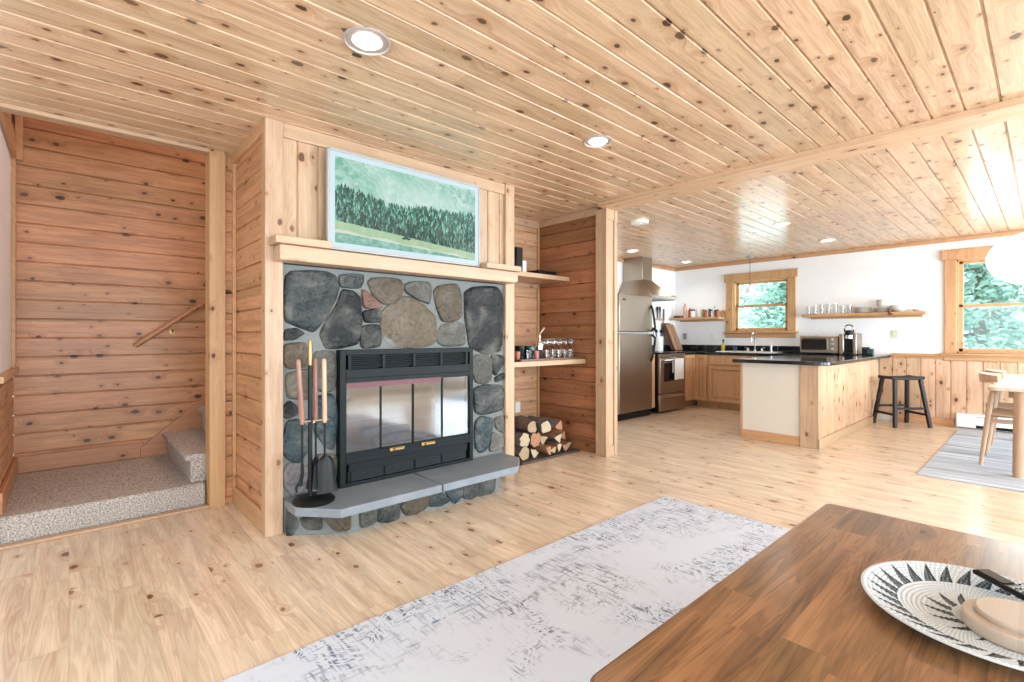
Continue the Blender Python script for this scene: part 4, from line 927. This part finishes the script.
cutting('cutting_board', 'dark striped wooden cutting board leaning on the corner wall, in front', 8.00, .27, .47, m_board1, 4.46, .40)
cutting('cutting_board', 'plain brown wooden cutting board leaning behind the striped one', 7.93, .27, .49, plain('brown_board', '4c2e20', .5), 4.49, .38)
# base cabinets
def door_panel(parent, fn, a0, a1, b0, b1, name='door', hole=True):
    mb = MB(); mb.prism([(a0, b0), (a1, b0), (a1, b1), (a0, b1)], fn, 0, .018)
    o = mb.build(name, m_cab, parent, bev=.003)
    fw = .055
    if hole and b1-b0 > .3:
        for q in ((a0, a0+fw, b0, b1), (a1-fw, a1, b0, b1), (a0+fw, a1-fw, b0, b0+fw), (a0+fw, a1-fw, b1-fw, b1)):
            MB().prism([(q[0], q[2]), (q[1], q[2]), (q[1], q[3]), (q[0], q[3])], fn, .018, .040).build('rail', m_cab, o, bev=.003)
        MB().prism([(a0+fw+.02, b0+fw+.02), (a1-fw-.02, b0+fw+.02), (a1-fw-.02, b1-fw-.02), (a0+fw+.02, b1-fw-.02)], fn, .018, .030).build('raised_panel', m_cab, o, bev=.008)
    return o
FX, FYc = 7.72, 3.96
cb = thing('base_cabinet', 'birch corner base cabinet beside the stove', 'cabinet', (7.5, 4.2, 0))
MB().box(7.32, 8.44, FYc+.02, 4.70, .10, .868).build('carcass', m_cab, cb); MB().box(7.32, 8.44, FYc+.09, 4.5, 0, .10).build('toe_kick', m_trimX, cb)
fnY = lambda a, b, h: (a, FYc+.02-h, b)
door_panel(cb, fnY, 7.335, FX-.005, .115, .86)
fnX = lambda a, b, h: (FX+.02-h, a, b)
runs = [(3.735, 3.955, 'narrow birch base cabinet next to the corner', [(.115, .86)]), (3.02, 3.725, 'birch sink base cabinet with a false drawer front', [(.115, .69), (.71, .86)]), (2.45, 3.01, 'birch base cabinet beside the peninsula', [(.115, .69), (.71, .86)])]
for a0, a1, lb, ds in runs:
    cb = thing('base_cabinet', lb, 'cabinet', (8.1, (a0+a1)/2, 0)); t2 = a1+.02 if a1 > 3.9 else a1
    MB().box(FX+.02, 8.44, a0-.004, min(a1+.006, 3.97), .10, .868).build('carcass', m_cab, cb); MB().box(FX+.09, 8.40, a0, min(a1+.005, 3.97), 0, .10).build('toe_kick', m_trimY, cb)
    for b0_, b1_ in ds: door_panel(cb, fnX, a0+.012, a1-.012, b0_, b1_, 'door' if b1_-b0_ > .3 or len(ds) == 1 else 'drawer_front')
# peninsula
pn = thing('peninsula', 'kitchen peninsula with cream end panel and knotty pine side', 'peninsula', (7, 2, 0))
MB().box(5.76, 8.44, 1.62, 2.36, .0, .868).build('carcass', m_cab, pn)
MB().box(5.735, 5.76, 1.76, 2.36, .10, .868).build('end_panel', m_cream, pn, bev=.002)
mb = MB()
for k in range(1, 12): mb.box(5.7335, 5.7352, 1.76+k*.05, 1.7615+k*.05, .10, .868)
plabel(MB().box(5.725, 5.76, 1.76, 2.37, .0, .10).build('end_baseboard', m_trimY, pn, bev=.004), 'brown pine base strip under the cream panel')
plabel(MB().box(5.74, 5.77, 2.36, 2.385, .0, .868).build('end_edge_strip', m_cab, pn), 'thin birch edge strip')
MB().box(5.715, 5.80, 1.585, 1.76, 0, .868).build('corner_board', m_postZ, pn, bev=.004)
mb = MB(); panel(mb, lambda a, b, h: (b, 1.60-h, a), .0, .868, 5.80, 8.42, .15, .05, t=.03)
plabel(mb.build('pine_side', wood('peninsula_pine', 'd9af80', 'b27a49', Z, X, .15, 61, .6, .85, 0, .45, .05, 0, .09, '4a2614', off=-.05), pn, bev=0), 'knotty vertical pine boards')
MB().box(5.715, 8.41, 1.575, 1.60, 0, .10).build('side_baseboard', m_trimX, pn, bev=.005)
# countertop: one black L with a peninsula leg and a stove side leg
def rpoly(p, rad):
    out = []
    for i, (x, y) in enumerate(p):
        r = rad.get(i, 0)
        if not r: out.append((x, y)); continue
        a = Vector(p[i-1])-Vector((x, y)); b = Vector(p[(i+1) % len(p)])-Vector((x, y)); a.normalize(); b.normalize()
        p0 = Vector((x, y))+a*r; p1 = Vector((x, y))+b*r
        for k in range(7):
            t = k/6; q = p0*(1-t)**2+Vector((x, y))*2*t*(1-t)+p1*t*t; out.append((q.x, q.y))
    return out
ct = thing('countertop', 'glossy black stone countertop running round the sink wall and peninsula', 'countertop', (8, 3, .9))
poly = rpoly([(5.60, 1.46), (8.44, 1.46), (8.44, 4.71), (7.325, 4.71), (7.325, 3.93), (7.69, 3.93), (7.69, 2.43), (5.60, 2.43)], {0: .16, 7: .03, 6: .02})
MB().prism(poly, lambda a, b, h: (a, b, h), .87, .908).build('worktop', m_granite, ct, bev=.006)
MB().box(8.425, 8.447, 1.70, 4.71, .909, 1.01).box(7.33, 8.425, 4.688, 4.71, .909, 1.01).build('backsplash', m_granite, ct, bev=.002)
ZC = .909
sk = thing('sink', 'white drop-in kitchen sink below the small window', 'sink', (8.05, 3.2, ZC))
mb = MB().box(7.80, 8.36, 2.82, 2.86, ZC, ZC+.012).box(7.80, 8.36, 3.60, 3.64, ZC, ZC+.012).box(7.80, 7.84, 2.86, 3.60, ZC, ZC+.012).box(8.26, 8.36, 2.86, 3.60, ZC, ZC+.012)
mb.build('rim', m_porc, sk, bev=.004)
MB().box(7.84, 8.26, 2.86, 3.60, ZC, ZC+.003).build('basin', m_mount, sk)
fa = thing('faucet', 'chrome high-arc kitchen faucet with two lever handles', 'faucet', (8.31, 3.22, ZC+.013))
zz = ZC+.013; fx, fyy = 8.31, 3.22
pts = [(fx, fyy, zz), (fx, fyy, zz+.22)]+[(fx-.07+.07*math.cos(a), fyy+.0, zz+.22+.07*math.sin(a)) for a in [math.pi*k/8 for k in range(1, 9)]]+[(fx-.14, fyy, zz+.16)]
MB().tube(pts, .011, 10).lathe([(.026, 0), (.024, .02), (.013, .03)], (fx, fyy, zz), 16).build('spout', m_chrome, fa)
for q in (-.11, .11):
    MB().lathe([(0, 0), (.024, 0), (.02, .035), (.014, .045), (0, .05)], (fx, fyy+q, zz), 14).tube([(fx, fyy+q, zz+.045), (fx-.02, fyy+q*1.45, zz+.065)], [.008, .006], 8).build('lever_handle', m_chrome, fa)
MB().lathe([(0, 0), (.02, 0), (.016, .05), (.017, .09), (.01, .12), (0, .122)], (fx, fyy-.25, zz), 14).build('side_sprayer', m_chrome, fa)
s = thing('dish_soap_bottle', 'clear dish soap bottle with yellow label and dark pump beside the sink', 'soap bottle', (8.30, 3.74, ZC))
MB().lathe([(0, 0), (.032, 0), (.034, .09), (.026, .12), (.010, .135), (0, .135)], (8.30, 3.74, ZC), 16).build('bottle', m_yel, s)
MB().lathe([(.010, 0), (.010, .04), (.018, .045), (.016, .065), (0, .07)], (8.30, 3.74, ZC+.135), 12).build('pump', m_blackp, s)
s = thing('sponge_caddy', 'dark caddy with a blue sponge beside the soap bottle', 'sponge caddy', (8.31, 3.60, ZC))
MB().box(8.27, 8.35, 3.56, 3.69, ZC+.0125, ZC+.075).build('tray', m_black, s, bev=.006)
plabel(MB().box(8.275, 8.30, 3.50, 3.585, ZC+.0125, ZC+.085).build('sponge', m_blue, s, bev=.008), 'blue sponge')
# shelf 1 with jars
zs1 = 1.50
s = thing('kitchen_shelf', 'short pine shelf of jars between the corner and the sink window', 'shelf', (8.32, 4.2, zs1))
MB().box(8.20, 8.45, 3.765, 4.66, zs1-.04, zs1).build('shelf_board', m_trimY, s, bev=.004); MB().box(8.42, 8.45, 3.8, 4.6, zs1-.07, zs1-.04).build('cleat', m_trimY, s)
def jar(x, y, z0, r, h, mat, lid, label, name='spice_jar', lidh=.02, neck=.8):
    s = thing(name, label, 'jar' if 'jar' in name else 'bottle', (x, y, z0))
    MB().lathe([(0, 0), (r*.95, 0), (r, .006), (r, h*.82), (r*neck, h-lidh), (0, h-lidh)], (x, y, z0), 16).build('body', mat, s)
    MB().lathe([(r*neck*1.05, 0), (r*neck*1.05, lidh), (0, lidh)], (x, y, z0+h-lidh), 16).build('lid', lid, s)
    return s
m_spice = plain('paprika', 'b4583c', .4); m_oil = plain('olive_oil', '8a8434', .2); m_salt = plain('salt_white', 'e6e2dc', .4); m_brownj = plain('brown_jar', '6a3c26', .3)
zj = zs1+.001; xj = 8.30
s = MB().box(8.25, 8.36, 4.50, 4.64, zj, zj+.04); tag(s.build('salt_box', [m_brownj], bev=.004), 'low dark box at the corner end of the jar shelf', 'box')
jar(xj, 4.44, zj, .030, .26, plain('pink_bottle', 'd8a292', .35), m_red, 'tall pink bottle on the jar shelf near the corner', 'tall_bottle', .05, .4)
jar(xj+.05, 4.37, zj, .030, .17, m_spice, m_red, 'terracotta pepper mill behind the white canister', 'pepper_mill_bottle', .03, .6)
jar(xj-.01, 4.28, zj, .045, .145, m_salt, m_blackp, 'white canister with black lid on the jar shelf', 'white_canister_jar', .03)
jar(xj, 4.17, zj, .035, .16, plain('pale_jar', 'd8d4c4', .3), m_salt, 'pale glass jar next to the white canister', 'glass_jar')
jar(xj, 4.09, zj, .027, .14, m_oil, m_blackp, 'small olive oil bottle on the jar shelf', 'oil_bottle', .03, .5)
jl = ['red spice jar with black lid left of the clear one', 'dark spice jar with black lid, behind the red ones', 'clear spice jar with black lid', 'dark brown spice jar with black lid', 'orange spice jar at the window end of the row']
for k, mt in enumerate((m_spice, m_brownj, m_glass, m_brownj, m_spice)):
    jar(xj-.02+.03*(k % 2), 4.035-.052*k, zj, .023, .125+.02*(k == 1), mt, m_blackp, jl[k]).update_tag()
s = jar(xj+.09, 3.93, zj, .024, .20, m_glass, m_mount, 'tall clear bottle at the back of the jar shelf', 'clear_bottle', .03, .35)
s = thing('wooden_board', 'small round wooden board leaning at the window end of the jar shelf', 'board', (8.40, 3.80, zj))
MB().lathe([(0, -.006), (.06, -.006), (.062, 0), (.06, .006), (0, .006)], (8.435, 3.80, zj+.062), 24, axis='x').build('disc', m_trimY, s)
for y, lb in ((4.52, 'grey outlet under the jar shelf near the corner'), (4.0, 'white outlet under the jar shelf near the window')):
    outlet('power_outlet', lb, lambda a, b, h, y=y: (8.449-h, y+a, 1.165+b), mat=m_mount if y > 4.2 else None)
# shelf 2
zs2 = 1.495
s = thing('kitchen_shelf', 'long pine shelf of glasses and dishes between the two windows', 'shelf', (8.32, 1.8, zs2))
MB().box(8.20, 8.45, 1.06, 2.50, zs2-.04, zs2).build('shelf_board', m_trimY, s, bev=.004); MB().box(8.42, 8.45, 1.12, 2.44, zs2-.07, zs2-.04).build('cleat', m_trimY, s)
zj = zs2+.001
gl = ['at the sink-window end of the long shelf', 'second from the sink-window end', 'third from the sink-window end', 'fourth from the sink-window end', 'fifth from the sink-window end', 'sixth from the sink-window end', 'next to the plate stack']
for k in range(7):
    h = (.13, .13, .145, .145, .145, .12, .12)[k]
    s = cup(MB(), .036, h, (8.30, 2.44-.088*k, zj), .002, .012, .85).build('drinking_glass', m_glass); tag(s, 'clear drinking glass, '+gl[k], 'drinking glass', 'drinking glasses on the long shelf')
def stack(name, label, cat, x, y, prof, n, dz, mat, z0, group, labels):
    for k in range(n):
        s = MB().lathe(prof, (x, y, z0+k*dz), 28).build(name, mat); tag(s, labels[k], cat, group)
plate = [(0, 0), (.07, 0), (.115, .014), (.116, .017), (.07, .005), (0, .004)]
ordn = ['bottom', 'second', 'third', 'fourth', 'fifth', 'top']
stack('dinner_plate', '', 'plate', 8.315, 1.76, [(r*.95, z) for r, z in plate], 5, .016, m_ceram2, zj, 'plates stacked beside the glasses', ['%s plate of the stack beside the drinking glasses' % q for q in ('lowest', 'second lowest', 'middle', 'second highest', 'topmost')])
stack('side_plate', '', 'plate', 8.315, 1.52, plate, 4, .014, m_ceram2, zj, 'plates under the grey bowls', ['%s plate under the small grey bowls' % q for q in ('lowest', 'second lowest', 'second highest', 'topmost')])
bowl = [(0, 0), (.045, 0), (.075, .03), (.082, .06), (.078, .06), (.070, .032), (.042, .006), (0, .006)]
stack('small_bowl', '', 'bowl', 8.315, 1.52, bowl, 3, .024, m_ceram2, zj+.068, 'grey bowls stacked on the plates', ['%s small grey bowl stacked on the plates' % q for q in ('lowest', 'middle', 'topmost')])
s = MB().lathe([(0, 0), (.05, 0), (.105, .04), (.13, .085), (.126, .085), (.10, .042), (.048, .006), (0, .006)], (8.30, 1.33, zj), 32).build('serving_bowl', m_porc); tag(s, 'large white serving bowl on the long shelf', 'bowl')
s = MB().lathe([(0, 0), (.05, 0), (.088, .028), (.085, .030), (.045, .005), (0, .005)], (8.30, 1.135, zj), 28).build('shallow_dish', m_porc); tag(s, 'shallow white dish at the large-window end of the long shelf', 'dish')
s = thing('wooden_scoop', 'small dark wooden scoop hanging over the shelf edge between bowls', 'scoop', (8.2, 1.43, zj))
MB().tube([(8.22, 1.455, zj+.05), (8.192, 1.435, zj+.0), (8.188, 1.425, zj-.03)], [.010, .014, .010], 8).build('handle', m_brownj, s); MB().lathe([(0, -.02), (.022, -.01), (.026, 0), (.02, .015), (0, .02)], (8.186, 1.42, zj-.035), 12).build('scoop_head', m_brownj, s)
outlet('light_switch', 'pale switch plate on the wall under the long shelf', lambda a, b, h: (8.449-h, 1.425+a, 1.195+b), True, plain('almond_plate', 'cfcfb4', .4))
# toaster oven
to = thing('toaster_oven', 'stainless toaster oven with glass door and three dials on the counter', 'toaster oven', (8.1, 2.22, ZC))
tx0, ta, tb, z0 = 7.95, 1.97, 2.45, ZC
MB().box(tx0, tx0+.30, ta, tb, z0+.018, z0+.26).build('body', m_steel, to, bev=.008)
MB().box(tx0-.008, tx0, ta+.12, tb-.015, z0+.05, z0+.23).build('door_frame', m_steel, to, bev=.003)
MB().box(tx0-.012, tx0-.007, ta+.135, tb-.025, z0+.062, z0+.212).build('door_glass', m_glassdark, to)
MB().tube([(tx0-.012, ta+.15, z0+.222), (tx0-.03, ta+.15, z0+.222), (tx0-.03, tb-.045, z0+.222), (tx0-.012, tb-.045, z0+.222)], .006, 8).build('door_handle', m_blackp, to)
MB().box(tx0-.006, tx0, ta+.005, ta+.11, z0+.03, z0+.25).build('control_panel', m_steel, to)
for k in range(3): MB().lathe([(.020, 0), (.018, -.018), (0, -.018)], (tx0-.006, ta+.058, z0+.08+k*.065), 14, axis='x').build('dial', m_chrome, to)
for a in (tx0+.03, tx0+.26):
    for b in (ta+.04, tb-.04): MB().lathe([(.012, 0), (.012, .018), (0, .018)], (a, b, z0), 10).build('foot', m_blackp, to)
s = MB().box(8.05, 8.2, 2.28, 2.52, z0+.262, z0+.275); tag(s.build('glass_tray', m_glass, bev=.004), 'clear tray lying on top of the toaster oven', 'tray')
# coffee maker
cm = thing('coffee_maker', 'silver and black pod coffee maker with raised handle on the counter', 'coffee maker', (8.05, 1.83, ZC))
c0, c1 = 1.745, 1.955
MB().box(7.93, 8.22, c1-.06, c1, z0, z0+.29).box(7.93, 8.22, c0, c0+.05, z0, z0+.30).box(8.08, 8.22, c0+.05, c1-.06, z0, z0+.30).build('housing', m_steel, cm, bev=.012)
MB().box(7.99, 8.08, c0+.05, c1-.06, z0+.03, z0+.30).build('brew_bay', m_blackp, cm)
MB().box(7.88, 8.08, c0+.045, c1-.055, z0, z0+.03).build('drip_tray', m_blackp, cm, bev=.004)
MB().lathe([(.0, 0), (.05, 0), (.058, .02), (.058, .10), (.052, .13), (0, .135)], (7.98, (c0+c1)/2-.012, z0+.21), 24).build('brew_head', m_blackp, cm)
MB().lathe([(.060, 0), (.060, .045), (.054, .045), (.054, 0)], (7.98, (c0+c1)/2-.012, z0+.225), 24, close=True).build('head_band', m_chrome, cm)
yc = (c0+c1)/2-.012
MB().tube([(7.97, yc+.055, z0+.32)]+[(7.95, yc+.055*math.cos(a), z0+.36+.055*math.sin(a)) for a in [math.pi*k/8 for k in range(9)]]+[(7.97, yc-.055, z0+.32)], .010, 8).build('lift_handle', m_chrome, cm)
s = thing('pod_box', 'small dark box beside the coffee maker', 'box', (8.1, 1.61, ZC))
MB().box(8.05, 8.17, 1.60, 1.70, z0, z0+.085).build('box_body', m_black, s, bev=.004); plabel(MB().box(8.045, 8.0505, 1.605, 1.65, z0+.02, z0+.075).build('teal_face', m_teal, s), 'teal patch on the box')

# ================================================================ STOOL
sx, sy, sa = 8.07, 1.29, math.radians(-42)
so = thing('stool', 'dark brown saddle-seat counter stool by the wainscot', 'stool', (sx, sy, 0), sa)
mb = MB(); n = 10; vs = []
for lay in (0, 1):
    for i in range(n+1):
        t = -1+2*i/n
        for j in range(5):
            q = -1+2*j/4; vs.append((t*.215, q*(.135-.012*t*t), .60+.018*t*t*(1 if lay else .6)+(.035 if lay else 0)-.008*(1-q*q)*lay))
k = (n+1)*5; fs = []
for l_ in (0, k):
    for i in range(n):
        for j in range(4): a = l_+i*5+j; fs.append((a, a+1, a+6, a+5))
bd = [j for j in range(5)]+[i*5+4 for i in range(1, n+1)]+[n*5+j for j in (3, 2, 1, 0)]+[i*5 for i in range(n-1, 0, -1)]
for i in range(len(bd)): a, b = bd[i], bd[(i+1) % len(bd)]; fs.append((a, b, b+k, a+k))
mb.add(vs, fs).build('seat', m_dk, so, bev=.008, local=True)
LP = {}
for a in (-1, 1):
    for b in (-1, 1):
        p0, p1 = Vector((a*.225, b*.185, 0)), Vector((a*.165, b*.105, .605)); LP[a, b] = (p0, p1)
        mb = MB(); e = .019; vs = []
        for p in (p0, p1): vs += [(p.x+u*e, p.y+v*e, p.z) for u, v in ((-1, -1), (1, -1), (1, 1), (-1, 1))]
        mb.add(vs, [(0, 1, 2, 3), (4, 5, 6, 7), (0, 1, 5, 4), (1, 2, 6, 5), (2, 3, 7, 6), (3, 0, 4, 7)]).build('leg', m_dk, so, bev=.003, local=True)
def at(a, b, z): p0, p1 = LP[a, b]; return p0+(p1-p0)*(z/.605)
for (q, r_, z) in (((-1, -1), (1, -1), .24), ((-1, 1), (1, 1), .24), ((-1, -1), (-1, 1), .16), ((1, -1), (1, 1), .16)):
    a_, b_ = at(*q, z), at(*r_, z); mid = (a_+b_)/2; d_ = b_-a_
    MB().obox(mid, (d_.length, .02, .03), (0, 0, math.atan2(d_.y, d_.x))).build('stretcher', m_dk, so, bev=.003, local=True)
# baseboard heater
bh = thing('baseboard_heater', 'white baseboard heater along the wainscot beneath the large window', 'heater', (8.4, -.4, 0))
mb = MB().prism([(8.428, .02), (8.428, .19), (8.40, .19), (8.365, .165), (8.365, .16), (8.40, .155), (8.40, .02)], lambda a, b, h: (a, h, b), -1.6, .60).box(8.36, 8.428, -1.6, .6, .055, .15)
mb.build('cover', m_heater, bh); MB().box(8.36, 8.428, .60, .78, .02, .19).build('end_cap', m_heater, bh, bev=.004); MB().box(8.36, 8.428, -1.75, -1.6, .02, .19).build('end_cap', m_heater, bh, bev=.004)
MB().box(8.375, 8.42, -1.6, .60, .02, .054).build('fins', m_blackp, bh)
# ================================================================ DINING
o = MB().box(5.28, 8.30, -1.9, .74, .001, .009).build('dining_rug', m_srug, bev=.003); tag(o, 'pale grey striped rug under the dining table', 'rug')
dt = thing('dining_table', 'pale oak dining table with rounded corners and tapered legs', 'dining table', (6.78, -.2, 0))
poly = rpoly([(5.73, .34), (5.73, -.62), (7.83, -.62), (7.83, .34)], {0: .06, 1: .06, 2: .06, 3: .06})
MB().prism(poly, lambda a, b, h: (a, b, h), .712, .742).build('tabletop', m_oakX, dt, bev=.005)
MB().box(5.86, 7.7, -.5, .22, .65, .712).build('apron', m_oak, dt)
for x, y in ((5.80, .14), (7.74, .20), (5.84, -.48), (7.72, -.48)):
    MB().tube([(x-.03*(1 if x < 7 else -1), y+(.02 if y > 0 else -.02), .009), (x, y, .712)], [.036, .050], 18).build('leg', m_oak, dt)
def dchair():
    t = thing('dining_chair', 'pale oak dining chair at the near end of the table side', 'chair', (0, 0, 0), 0, 'chairs along the far side of the dining table')
    for a in (-1, 1):
        MB().tube([(a*.25, .03, 0), (a*.235, -.015, .42), (a*.225, -.035, .60), (a*.22, -.052, .75)], [.014, .021, .019, .013], 12).build('leg', m_oak, t, local=True)
        MB().tube([(a*.215, -.43, 0), (a*.205, -.40, .44)], [.013, .019], 12).build('leg', m_oak, t, local=True)
        MB().tube([(a*.235, .0, .40), (a*.21, -.40, .40)], [.017, .014], 8).build('side_rail', m_oak, t, local=True)
    MB().tube([(-.235, -.012, .40), (.235, -.012, .40)], .015, 8).build('rail', m_oak, t, local=True); MB().tube([(-.205, -.4, .40), (.205, -.4, .40)], .015, 8).build('rail', m_oak, t, local=True)
    mb = MB(); n = 12; vs = []; m_ = 6
    for lay in (0, 1):
        for i in range(n+1):
            u = -1+2*i/n
            for j in range(m_+1):
                v = j/m_; wd = .245-.03*v; vs.append((u*wd, .02-.45*v, .432+.016*u*u+.008*math.cos(v*4)+(.016 if lay else 0)))
    w_ = m_+1; k = (n+1)*w_; fs = []
    for l_ in (0, k):
        for i in range(n):
            for j in range(m_): a = l_+i*w_+j; fs.append((a, a+1, a+w_+1, a+w_))
    bd = [j for j in range(w_)]+[i*w_+m_ for i in range(1, n+1)]+[n*w_+j for j in range(m_-1, -1, -1)]+[i*w_ for i in range(n-1, 0, -1)]
    for i in range(len(bd)): a, b = bd[i], bd[(i+1) % len(bd)]; fs.append((a, b, b+k, a+k))
    mb.add(vs, fs).build('seat', m_oak, t, bev=.004, local=True)
    mb = MB(); vs = []; n = 16
    for i in range(n+1):
        a = math.radians(-62+124*i/n); hh = .048*(1-.35*abs(i-n/2)/(n/2)); r0 = .245
        for (dr, dz) in ((-.009, -hh), (.009, -hh), (.016, hh), (-.001, hh)):
            vs.append(((r0+dr)*math.sin(a), -.20+(r0+dr)*math.cos(a), .775+dz+.0*abs(a)))
    fs = [(i*4+j, i*4+(j+1) % 4, i*4+4+(j+1) % 4, i*4+4+j) for i in range(n) for j in range(4)]+[(0, 1, 2, 3), (n*4, n*4+1, n*4+2, n*4+3)]
    mb.add(vs, fs).build('backrest', m_oak, t, bev=.005, local=True)
    return t
ch = dchair(); ch.location = (6.34, .375, .009)
copytree(ch, None, (6.97, .37, .009), 0, 'pale oak dining chair second along the table, behind the nearer one')
# ================================================================ SITTING ROOM
o = MB().box(-1.2, 3.2, -.9, 1.87, .001, .010).build('area_rug', m_rug, bev=.003); tag(o, 'large distressed white and grey-blue area rug under the coffee table', 'rug')
tb = thing('coffee_table', 'dark brown butcher-block wooden coffee table in the foreground', 'coffee table', (1.62, .2, 0))
poly = rpoly([(.80, .655), (.82, -.42), (2.44, -.42), (2.43, .645)], {0: .035, 1: .035, 2: .035, 3: .035})
MB().prism(poly, lambda a, b, h: (a, b, h), .410, .450).build('tabletop', m_table, tb, bev=.010, seg=4)
MB().box(.92, 2.33, -.32, .55, .33, .41).build('apron', m_table, tb)
for x, y in ((.93, .54), (2.31, .54), (.93, -.31), (2.31, -.31)):
    MB().box(x-.035, x+.035, y-.035, y+.035, .010, .41).build('leg', m_table, tb, bev=.004)
# woven plate
pcx, pcy, pr_ = 1.71, .095, .262
NA = 720
def tone(r, a):
    u = r/pr_; k = 30; coil = int(r/.0105); st_ = (int(a/(2*math.pi)*NA)//3+coil) % 2
    s_ = (a/(2*math.pi)*k+u*1.0) % 1; white = lin('ccd2d6' if st_ else 'b2b9be'); dark = lin('262c30'); d = 0
    if .70 < u < .97: d = (2 if st_ or s_ < .14 else 1) if s_ < .85*(1-(u-.70)/.27) else 0
    k2 = 15; s2 = (a/(2*math.pi)*k2+u*1.6) % 1
    if .28 < u < .52: d = d or ((2 if st_ or s2 < .14 else 1) if s2 < .7*(1-(u-.28)/.24) else 0)
    if .14 < u < .22 and int(a*6) % 2 == 0 and st_: d = 2
    return dark if d == 2 else (lin('646c72') if d else white)
NR, NA = 125, 720; mb = MB(); vs = []
def ph(r):
    u = r/pr_; z = .004+.030*max(0, (u-.55)/.45)**1.5; return z+.0022*abs(math.sin(r*math.pi/.0105))
for i in range(NR+1):
    r = pr_*max(i, .02)/NR
    for j in range(NA): a = 2*math.pi*j/NA; vs.append((pcx+r*math.cos(a), pcy+r*math.sin(a), .451+ph(r)))
for i in range(NR):
    for j in range(NA):
        r = pr_*(i+.5)/NR; mb.f.append((i*NA+j, (i+1)*NA+j, (i+1)*NA+(j+1) % NA, i*NA+(j+1) % NA)); mb.m.append(0); mb.c.append(tone(r, 2*math.pi*j/NA))
k = len(vs)
for (r, z) in ((pr_+.003, .034), (pr_+.002, .029), (pr_*.8, .012), (pr_*.55, .001), (.001, .001)):
    for j in range(NA): a = 2*math.pi*j/NA; vs.append((pcx+r*math.cos(a), pcy+r*math.sin(a), .451+z))
prev = NR*NA
for q in range(5):
    for j in range(NA): mb.f.append((prev+j, k+q*NA+j, k+q*NA+(j+1) % NA, prev+(j+1) % NA)); mb.m.append(0); mb.c.append(lin('cfd2d2'))
    prev = k+q*NA
mb.v = vs
tag(mb.build('woven_plate', m_woven, ang=60, recalc=False), 'round coiled basketry tray patterned with dark triangles on the coffee table', 'woven tray')
lx, ly = 1.675, .045
s = thing('round_wooden_box', 'small round pale wooden box with lid sitting in the woven tray', 'box', (lx, ly, .457))
m_pale = wood('pale_turned_wood', 'bba590', 'a38a72', X, Y, .3, 71, .3, 0, 0, .45)
MB().lathe([(0, 0), (.098, 0), (.102, .005), (.102, .030), (.098, .034), (0, .034)], (lx, ly, .4575), 48).build('box_base', m_pale, s)
MB().lathe([(0, 0), (.080, 0), (.082, .003), (.082, .010), (.079, .013), (0, .013)], (lx+.008, ly-.004, .4905), 48).build('lid', m_pale, s)
rm = thing('remote_control', 'slim black television remote lying across the rim of the woven tray', 'remote control', (1.855, .055, .497), math.radians(-131))
MB().obox((0, 0, 0), (.20, .046, .014), (0, 0, 0)).build('case', m_blackp, rm, bev=.005, local=True)
MB().obox((-.055, 0, .008), (.07, .034, .002)).build('face_plate', m_glassdark, rm, local=True)
for i in range(5):
    for j in range(3): MB().obox((.0+.018*i, -.012+.012*j, .0085), (.010, .008, .004)).build('button', m_mount, rm, bev=.001, local=True)
rm.rotation_euler = (0, math.radians(2), math.radians(-131))
# ================================================================ OUTDOORS
struct(B(8.7, 40, -25, 30, -.6, -.5).build('ground_outside', m_grass), 'grass outside the windows', 'ground')
def tree(x, y, h, r, n, seed, mat, label):
    rr = random.Random(seed); t = thing('tree', label, 'tree', (x, y, -.5), group='trees outside the windows')
    tr = MB().tube([(x, y, -.5), (x+.1, y, h*.5), (x, y+.1, h)], [.16, .10, .03], 8)
    mb = MB()
    for k in range(26):
        z = .1+h*(.03+.93*k/26); a = k*2.4; ln = r*(1.1-.9*k/26)*(.7+.4*rr.random()); e = Vector((x+ln*math.cos(a), y+ln*math.sin(a), z-.15*ln))
        tr.tube([(x, y, z), e], [.03, .01], 5)
        for q in range(n//26):
            f = rr.random()**.6; c = Vector((x, y, z)).lerp(e, f)+Vector((rr.gauss(0, .22), rr.gauss(0, .22), rr.gauss(0, .16)))
            s_ = .04+.06*rr.random(); u = Vector((rr.gauss(0, 1), rr.gauss(0, 1), rr.gauss(0, .6))).normalized(); v = u.orthogonal().normalized()
            mb.add([c-u*s_, c+v*s_*.5, c+u*s_, c-v*s_*.5], [(0, 1, 2, 3)])
    tr.build('trunk', m_trunk, t); f = mb.build('foliage', mat, t, recalc=False); f['kind'] = 'stuff'
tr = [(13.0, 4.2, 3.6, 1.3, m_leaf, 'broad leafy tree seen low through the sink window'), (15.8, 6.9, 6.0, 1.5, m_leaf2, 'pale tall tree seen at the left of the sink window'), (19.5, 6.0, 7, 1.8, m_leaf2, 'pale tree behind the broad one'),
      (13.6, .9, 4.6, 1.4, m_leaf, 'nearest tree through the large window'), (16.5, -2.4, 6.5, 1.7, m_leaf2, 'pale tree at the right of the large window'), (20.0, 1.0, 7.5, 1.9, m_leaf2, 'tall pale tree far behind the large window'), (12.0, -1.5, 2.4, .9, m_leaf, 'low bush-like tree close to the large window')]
for k, (x, y, h, r, m, lb) in enumerate(tr): tree(x, y, h, r, 6500, k+20, m, lb)
